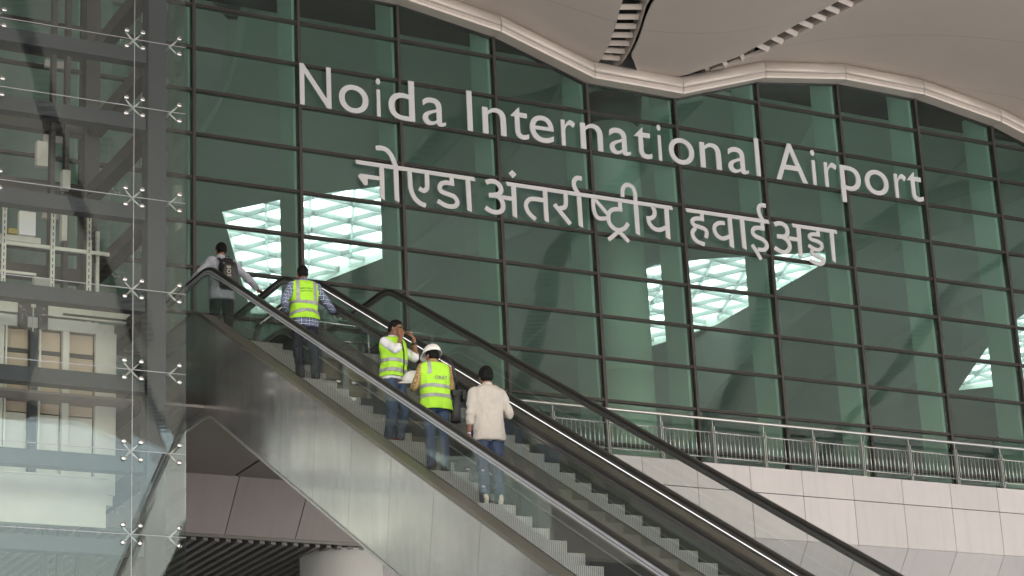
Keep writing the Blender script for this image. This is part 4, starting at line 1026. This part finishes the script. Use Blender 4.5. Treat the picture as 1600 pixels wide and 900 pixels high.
def vest(o, cfg, z0=.86, open_front=False):
    ln = cfg.get('lean', (0, 0)); m = torso(z0, 1.492, .030, ln, cfg.get('fat', 1.))
    me = remesh(m, .011, 3, (.017, 8, 7), cfg.get('seed', 1) + 2)
    b = bmesh.new(); b.from_mesh(me)
    bmesh.ops.delete(b, geom=[v for v in b.verts if v.co.z < z0 + .012 or v.co.z > 1.482], context='VERTS')
    bmesh.ops.delete(b, geom=[x for x in b.verts if not x.link_faces], context='VERTS')
    b.to_mesh(me); b.free()
    me.materials.clear(); me.materials.append(M_lime); v = link('safety_vest', me, o, True)
    q = v.modifiers.new('thickness', 'SOLIDIFY'); q.thickness = .005
    return v
def on_vest(v, fn, name, m, parent, lift=.007, biggest=False):
    """cut a copy of the vest surface where fn is true and lift it: tapes that follow the folds"""
    b = bmesh.new(); b.from_mesh(v.data); b.normal_update()
    bmesh.ops.subdivide_edges(b, edges=[e for e in b.edges if fn(e.verts[0].co, .02) or fn(e.verts[1].co, .02)], cuts=1, use_grid_fill=True)
    bmesh.ops.delete(b, geom=[f for f in b.faces if not fn(f.calc_center_median(), 0)], context='FACES')
    bmesh.ops.delete(b, geom=[x for x in b.verts if not x.link_faces], context='VERTS')
    if biggest:
        seen = set(); groups = []
        for f in b.faces:
            if f in seen: continue
            st = [f]; seen.add(f); gr = []
            while st:
                q = st.pop(); gr.append(q)
                for e in q.edges:
                    for g_ in e.link_faces:
                        if g_ not in seen: seen.add(g_); st.append(g_)
            groups.append(gr)
        groups.sort(key=len); bmesh.ops.delete(b, geom=[f for gr in groups[:-1] for f in gr], context='FACES')
    bmesh.ops.delete(b, geom=[x for x in b.verts if not x.link_faces], context='VERTS')
    b.normal_update()
    for x in b.verts: x.co += x.normal * lift
    me = bpy.data.meshes.new(name); b.to_mesh(me); b.free(); me.materials.append(m)
    t = link(name, me, parent, True); q = t.modifiers.new('thickness', 'SOLIDIFY'); q.thickness = .003
    return t
def print_on(v, text, x0, z0, width, name, m, parent, tilt=0., ydir=1):
    me = text_mesh(text, 1., 0., .022); xs = [p.co.x for p in me.vertices]; a, b = min(xs), max(xs); k = width / (b - a)
    bm_ = bmesh.new(); bm_.from_mesh(me); bmesh.ops.triangulate(bm_, faces=bm_.faces)
    for _ in range(1): bmesh.ops.subdivide_edges(bm_, edges=[e for e in bm_.edges if e.calc_length() > .2], cuts=2)
    bv = BVHTree.FromPolygons([p.co.copy() for p in v.data.vertices], [tuple(p.vertices) for p in v.data.polygons])
    for p in bm_.verts:
        u = (p.co.x - a) * k - width / 2; w_ = p.co.y * k
        X = x0 + u * math.cos(tilt) - w_ * math.sin(tilt); Z = z0 + u * math.sin(tilt) + w_ * math.cos(tilt)
        h_ = bv.ray_cast(Vector((X, -ydir * 1., Z)), Vector((0, ydir, 0)))
        y = h_[0].y if h_[0] else -.12
        p.co = Vector((X, y - ydir * .009, Z))
    me2 = bpy.data.meshes.new(name); bm_.to_mesh(me2); bm_.free(); bpy.data.meshes.remove(me); me2.materials.append(m)
    return link(name, me2, parent)
def helmet(name, m, parent=None):
    mb = MB(); rg = []
    for k in range(10):
        t = R(90) * k / 9; r = math.cos(t) ** .75 if k < 9 else .02
        rg.append([(.118 * r * math.cos(2 * math.pi * i / 36), .142 * r * math.sin(2 * math.pi * i / 36), .135 * math.sin(t)) for i in range(36)])
    mb.loft(rg, False)
    sh_ = mb.build(name, m, parent, True); q = sh_.modifiers.new('thickness', 'SOLIDIFY'); q.thickness = .005
    br = MB(); a = []; b = []
    for i in range(48):
        t = 2 * math.pi * i / 48; f = max(0, math.sin(t)); w_ = .014 + .045 * f ** 2
        a.append(((.116) * math.cos(t), .140 * math.sin(t), .004)); b.append(((.116 + w_ * .7) * math.cos(t), (.140 + w_) * math.sin(t), -.010 - .012 * f))
    br.loft([a, b], False); o2 = br.build('brim', m, sh_, True); q = o2.modifiers.new('thickness', 'SOLIDIFY'); q.thickness = .005
    rd = MB()
    for x in (-.022, 0, .022):
        rd.tube([(x, .142 * math.cos(t), .137 * math.sin(t) + .001) for t in [R(12 + 156 * k / 14) for k in range(15)]], .0055 if x == 0 else .004, 6)
    rd.build('ridge', m, sh_, True)
    return sh_
def std(**k):
    d = dict(head=(0, .02, 1.625), sh_l=(-.175, -.01, 1.405), sh_r=(.175, -.01, 1.405), hip_l=(-.088, 0, .90), hip_r=(.088, 0, .90), kn_l=(-.095, .02, .50), kn_r=(.095, .02, .50), an_l=(-.10, -.02, .085), an_r=(.10, -.02, .085))
    d.update(k); return d
def nose_z(y, phase):
    k = math.floor((y - phase) / .4); return min(FLOOR, RB - 1.07 + T30 * (phase + .4 * k))
PH = -11.93
def stand(xu, yu): y = yu * UN; return Vector((xu * UN, y, nose_z(y, PH)))

# man in the cream shirt, lowest on the escalator
c5 = dict(J=std(el_l=(-.245, -.035, 1.13), wr_l=(-.235, .045, .885), el_r=(.275, -.03, 1.14), wr_r=(.165, .19, 1.26)), scale=1.0, hem=.795, fat=1.03,
          hand_l=((0, .12, -1), (.3, 1, 0), (1, 0, 0), .35), hand_r=((-.15, .2, 1), (0, -1, .2), (-1, 0, 0), .7), foot_l=(-.15, 1, 0), foot_r=(.15, 1, 0),
          shirt=M_cream, trousers=M_jeans2, shoes=M_sneak, sole=M_paper, cuff_l=.42, cuff_r=.9, seed=3, hair=(-.085, .017, .05, 2), yaw=-4, nod=-2)
L5 = stand(-.70, -14.08)
p5, T5, J5 = person('man in cream shirt and blue jeans seen from behind, lowest on the escalator', L5, R(-6), c5)
MB().tube([J5['wr_l'] + Vector((0, -.002, .028)), J5['wr_l'] + Vector((0, .002, .004))], .034, 16).build('watch', M_chrome, p5, True)
MB().tube([Vector((-.03, -.085, 1.20)), Vector((-.03, -.0855, 1.19))], .002, 6)

# man in the plaid shirt and lime vest with the printed words
c2 = dict(J=std(el_l=(-.315, -.07, 1.155), wr_l=(-.225, .13, 1.06), el_r=(.335, .00, 1.205), wr_r=(.50, .15, 1.115), kn_l=(-.10, .02, .50), kn_r=(.13, .02, .50), an_l=(-.09, -.04, .085), an_r=(.15, -.02, .085)), scale=1.01, hem=.79,
          hand_l=((.2, .8, -.3), (1, .0, .4), (0, .3, -1), .6), hand_r=((.75, .55, -.25), (-.4, .8, 0), (0, .2, -1), .35), foot_l=(-.1, 1, 0), foot_r=(.2, 1, 0),
          shirt=M_plaid_blue, trousers=M_navy, shoes=M_shoe, cuff_l=.9, cuff_r=.88, seed=5, hair=(-.065, .006, .05, 4), yaw=-8, lean=(.0, .05))
c2['J']['head'] = (0, .05, 1.625)
L2 = stand(-.90, -7.86)
p2, T2, J2 = person('man in lime vest over blue plaid shirt, hand on the rail, second from the top', L2, R(-4), c2)
v2 = vest(p2, c2, .88)
on_vest(v2, lambda c, e: 1.165 + e > c.z > 1.115 - e, 'reflective_tape', M_stripe, v2)
on_vest(v2, lambda c, e: 1.005 + e + .035 * math.cos(c.x * 9) > c.z > .955 - e + .035 * math.cos(c.x * 9), 'reflective_tape', M_stripe, v2)
for s in (-1, 1):
  for f in (-1, 1): on_vest(v2, lambda c, e: c.y * f > .004 and c.z > 1.165 - e and .105 - e < c.x * s < .150 + e, 'reflective_tape', M_stripe, v2, .007, True)
print_on(v2, 'SAFETY FIRST IS', -.005, 1.330, .185, 'printed_words', M_ink, v2, .05)
print_on(v2, 'SAFETY ALWAYS', -.005, 1.292, .180, 'printed_words', M_ink, v2, .05)

# man turning round, hands at his sunglasses
c3 = dict(J=std(head=(.0, .06, 1.615), el_l=(-.235, .20, 1.225), wr_l=(-.10, .275, 1.46), el_r=(.235, .21, 1.24), wr_r=(.105, .21, 1.475), kn_l=(-.10, .09, .50), kn_r=(.10, .03, .50), an_l=(-.11, -.03, .085), an_r=(.10, -.05, .085)), scale=1.0, hem=.90,
          hand_l=((.15, -.45, .9), (.8, .2, 0), (.3, -1, 0), .55), hand_r=((-.15, -.25, 1), (-.8, .2, 0), (-.5, -.8, 0), .55), foot_l=(-.2, 1, 0), foot_r=(.2, 1, 0),
          shirt=M_white_shirt, trousers=M_jeans, shoes=M_red, cuff_l=.22, cuff_r=.20, seed=8, hair=(-.05, .010, .055, 6), yaw=8, nod=-14, lean=(0, .04))
L3 = stand(-.72, -10.98)
p3, T3, J3 = person('man in white shirt, lime vest and jeans turning round, both hands at his sunglasses', L3, R(-148), c3)
v3 = vest(p3, c3, .915)
on_vest(v3, lambda c, e: 1.170 + e > c.z > 1.120 - e, 'reflective_tape', M_stripe, v3)
on_vest(v3, lambda c, e: 1.035 + e > c.z > .985 - e, 'reflective_tape', M_stripe, v3)
on_vest(v3, lambda c, e: c.y > 0 and abs(c.x) < .012 + e, 'zip_edge', M_blackcloth, v3, .010)
bt = MB(); bt.loft([ellring(0, -.006, z, .172, .120) for z in (.895, .925)], False); bt.build('belt', M_shoe, p3, True)
MB().tube([J3['wr_l'].lerp(J3['el_l'], .16), J3['wr_l'].lerp(J3['el_l'], .26)], .036, 16).build('watch', M_rubber, p3, True)
W3 = Matrix.Translation(L3) @ Matrix.Rotation(R(-148), 4, 'Z')
sg = thing('sunglasses', 'black sunglasses held up to the face by the man turning round', 'sunglasses', W3 @ T3(0, .10, .01))
def w3(*p): return W3 @ T3(*p)
for s in (-1, 1):
    lens = MB(); lens.tube([w3(s * .033, .090, .004), w3(s * .033, .097, .004)], [.027, .026], 18); lens.build('lens', M_lens, sg, True)
    MB().tube([w3(s * .060, .085, .012), w3(s * .080, .045, .014), w3(s * .082, .0, .010)], .0035, 6).build('temple_arm', M_lens, sg, True)
MB().tube([w3(-.012, .096, .008), w3(.012, .096, .008)], .0035, 6).build('bridge', M_lens, sg, True)

# worker in the white helmet
c4 = dict(J=std(head=(-.01, .05, 1.60), el_l=(-.275, .05, 1.15), wr_l=(-.19, .27, 1.22), el_r=(.245, .05, 1.13), wr_r=(.15, .25, 1.12)), scale=.95, hem=.84,
          hand_l=((-.1, .9, .1), (.5, 0, 1), (.9, .2, 0), .6), hand_r=((-.4, .8, .1), (-.4, 0, 1), (-1, 0, 0), .6), foot_l=(-.1, 1, 0), foot_r=(.12, 1, 0),
          shirt=M_plaid_yel, trousers=M_jeans, shoes=M_shoe, cuff_l=.35, cuff_r=.6, seed=11, hair=(-.07, .008, .05, 9), yaw=14, nod=-8, lean=(-.03, .04))
L4 = stand(-.86, -12.72)
p4, T4, J4 = person('worker in white hard hat and lime vest with ORAT on the back', L4, R(-2), c4)
v4 = vest(p4, c4, .80)
on_vest(v4, lambda c, e: 1.165 + e > c.z > 1.115 - e, 'reflective_tape', M_stripe, v4)
on_vest(v4, lambda c, e: 1.025 + e > c.z > .975 - e, 'reflective_tape', M_stripe, v4)
for f in (-1, 1): on_vest(v4, lambda c, e: c.y * f > .004 and c.z > 1.30 - e and -.150 - e < c.x < -.105 + e, 'reflective_tape', M_stripe, v4, .007, True)
print_on(v4, 'ORAT', .03, 1.225, .190, 'printed_word', M_greyink, v4, .03)
hm = helmet('hard_hat', M_hat, p4); hm.location = T4(0, -.004, .028); hm.rotation_euler = (R(-12), R(9), R(14))
W4 = Matrix.Translation(L4) @ Matrix.Rotation(R(-2), 4, 'Z')
hh = helmet('hard_hat', M_hat); hh.location = W4 @ Vector((-.15, .34, 1.25)); hh.rotation_euler = (R(6), R(-18), R(60)); tag(hh, 'white hard hat held in the left arm of the worker in the ORAT vest', 'hard hat')
cmr = thing('video_camera', 'black camera with long lens hanging beside the worker in the ORAT vest', 'camera', W4 @ Vector((.25, -.02, 1.0)))
def w4(*p): return W4 @ Vector(p)
MB().tube([w4(.285, -.02, .99), w4(.275, -.03, .90), w4(.265, -.035, .88), w4(.245, -.05, .66)], [.048, .050, .058, .062], 20).build('lens', M_greycloth, cmr, True)
MB().tube([w4(.245, -.05, .665), w4(.243, -.05, .64)], [.066, .066], 20).build('lens_hood', M_blackcloth, cmr, True)
b_ = MB(); b_.box(.215, .375, -.055, .03, .985, 1.075); b_.v = [tuple(w4(*p)) for p in b_.v]; b_.build('body', M_blackcloth, cmr, bevel=.012)
b_ = MB(); b_.box(.335, .385, -.10, .03, .93, 1.06); b_.v = [tuple(w4(*p)) for p in b_.v]; b_.build('grip', M_blackcloth, cmr, bevel=.012)
st_ = MB(); sp_ = [w4(.28, -.03, 1.07), w4(.245, -.12, 1.18), w4(.205, -.145, 1.30), w4(.165, -.125, 1.42), w4(.12, -.06, 1.50), w4(.10, .06, 1.47)]
st_.tube(sp_, .016, 8, True, (0, 0, 1), 1, .3); st_.build('strap', M_blackcloth, cmr, True)

# man with the backpack at the top
c1 = dict(J=std(head=(.01, .05, 1.615), el_l=(-.34, .04, 1.22), wr_l=(-.43, .25, 1.10), el_r=(.39, .02, 1.23), wr_r=(.645, .16, 1.075), kn_l=(-.11, .03, .50), kn_r=(.12, .05, .50)), scale=1.03, hem=.80, fat=1.02,
          hand_l=((-.3, .9, -.2), (1, .3, 0), (0, .2, -1), .5), hand_r=((.8, .5, -.2), (-.4, .8, 0), (0, .2, -1), .5), foot_l=(-.1, 1, 0), foot_r=(.12, 1, 0),
          shirt=M_grey_shirt, trousers=M_black, shoes=M_shoe, cuff_l=.9, cuff_r=.78, seed=14, hair=(-.07, .011, .05, 12), yaw=4, nod=-10, lean=(.0, .10))
L1 = Vector((-1.14 * UN, -4.55 * UN, FLOOR))
p1, T1, J1 = person('man in pale grey shirt and black trousers wearing a backpack, topmost on the escalator', L1, R(-3), c1)
W1 = Matrix.Translation(L1) @ Matrix.Rotation(R(-3), 4, 'Z')
bp_ = thing('backpack', 'black and charcoal backpack worn by the man at the top of the escalator', 'backpack', W1 @ Vector((.03, -.2, 1.2)))
def W(mb): mb.v = [tuple(W1 @ Vector(p)) for p in mb.v]; return mb
def pack(rows, yc):
    m = MB(); m.loft([ellring(.04 + .02 * (1.4 - z), yc + dy, z, a, b, 26, 3.6) for z, a, b, dy in rows]); return W(m)
o_ = pack([(.955, .10, .055, .02), (.975, .135, .085, .0), (1.05, .150, .10, -.01), (1.20, .150, .10, -.01), (1.33, .142, .092, .0), (1.41, .120, .075, .02), (1.455, .07, .05, .03)], -.195).build('main_bag', M_blackcloth, bp_, True)
o_ = pack([(1.0, .105, .03, .0), (1.03, .125, .045, -.01), (1.12, .128, .05, -.012), (1.24, .120, .045, -.008), (1.32, .095, .03, .0)], -.285).build('front_pocket', M_greycloth, bp_, True)
bv = BVHTree.FromPolygons([p.co.copy() + Vector(ORG[bp_.name]) for p in o_.data.vertices], [tuple(p.vertices) for p in o_.data.polygons])
for lab, z in (('B', 1.265), ('O', 1.195), ('S', 1.125)):
    me = text_mesh(lab, .095, .004, .002); xs = [v.co.x for v in me.vertices]; ys = [v.co.y for v in me.vertices]; mx_, my_ = (min(xs) + max(xs)) / 2, (min(ys) + max(ys)) / 2
    for v in me.vertices:
        q = Vector((v.co.y - my_, 0, -(v.co.x - mx_) * 1.0)); P_ = W1 @ Vector((.045 + q.x * .9, -1, z + q.z))
        hh_ = bv.ray_cast(P_, Vector((0, 1, 0))); y = hh_[0].y if hh_[0] else (W1 @ Vector((0, -.335, 0))).y
        v.co = Vector((P_.x, y - .004 + v.co.z, P_.z)) - Vector(ORG[bp_.name])
    me.materials.clear(); me.materials.append(M_cream); link('printed_letter', me, bp_)
for s in (-1, 1):
    W(MB().tube([(s * .085 + .03, -.17, 1.40), (s * .085 + .02, -.10, 1.485), (s * .095, .02, 1.50), (s * .115, .12, 1.40)], .028, 8, True, (0, 0, 1), 1, .3)).build('strap', M_blackcloth, bp_, True)
W(MB().tube([(-.09, -.20, 1.06), (-.17, -.16, 1.10), (-.20, -.05, 1.18), (-.19, .02, 1.22)], .013, 8, True, (0, 0, 1), 1, .35)).build('strap', M_blackcloth, bp_, True)
W(MB().tube([(.0, -.17, 1.44), (.01, -.20, 1.49), (.06, -.20, 1.49), (.07, -.17, 1.44)], .009, 8)).build('handle', M_blackcloth, bp_, True)
for x, z in ((-.06, 1.36), (.10, 1.40)): W(MB().tube([(x, -.283, z), (x + .012, -.287, z - .03)], .006, 8)).build('zip_pull', M_chrome, bp_, True)

W5 = Matrix.Translation(L5) @ Matrix.Rotation(R(-6), 4, 'Z')
nbk = thing('notebook', 'thin blue notebook with papers held by the man in the cream shirt', 'notebook', W5 @ Vector((-.19, .09, .9)))
for x, mt, nm in ((-.205, M_bluebook, 'cover'), (-.196, M_paper, 'papers'), (-.185, M_bluebook, 'cover')):
    m = MB(); m.box(x, x + (.004 if mt is M_bluebook else .009), .0, .17, .79, 1.06)
    m.v = [tuple(W5 @ Vector((p[0] - (p[2] - .9) * .06, p[1] + (p[2] - .9) * .1, p[2]))) for p in m.v]; m.build(nm, mt, nbk)
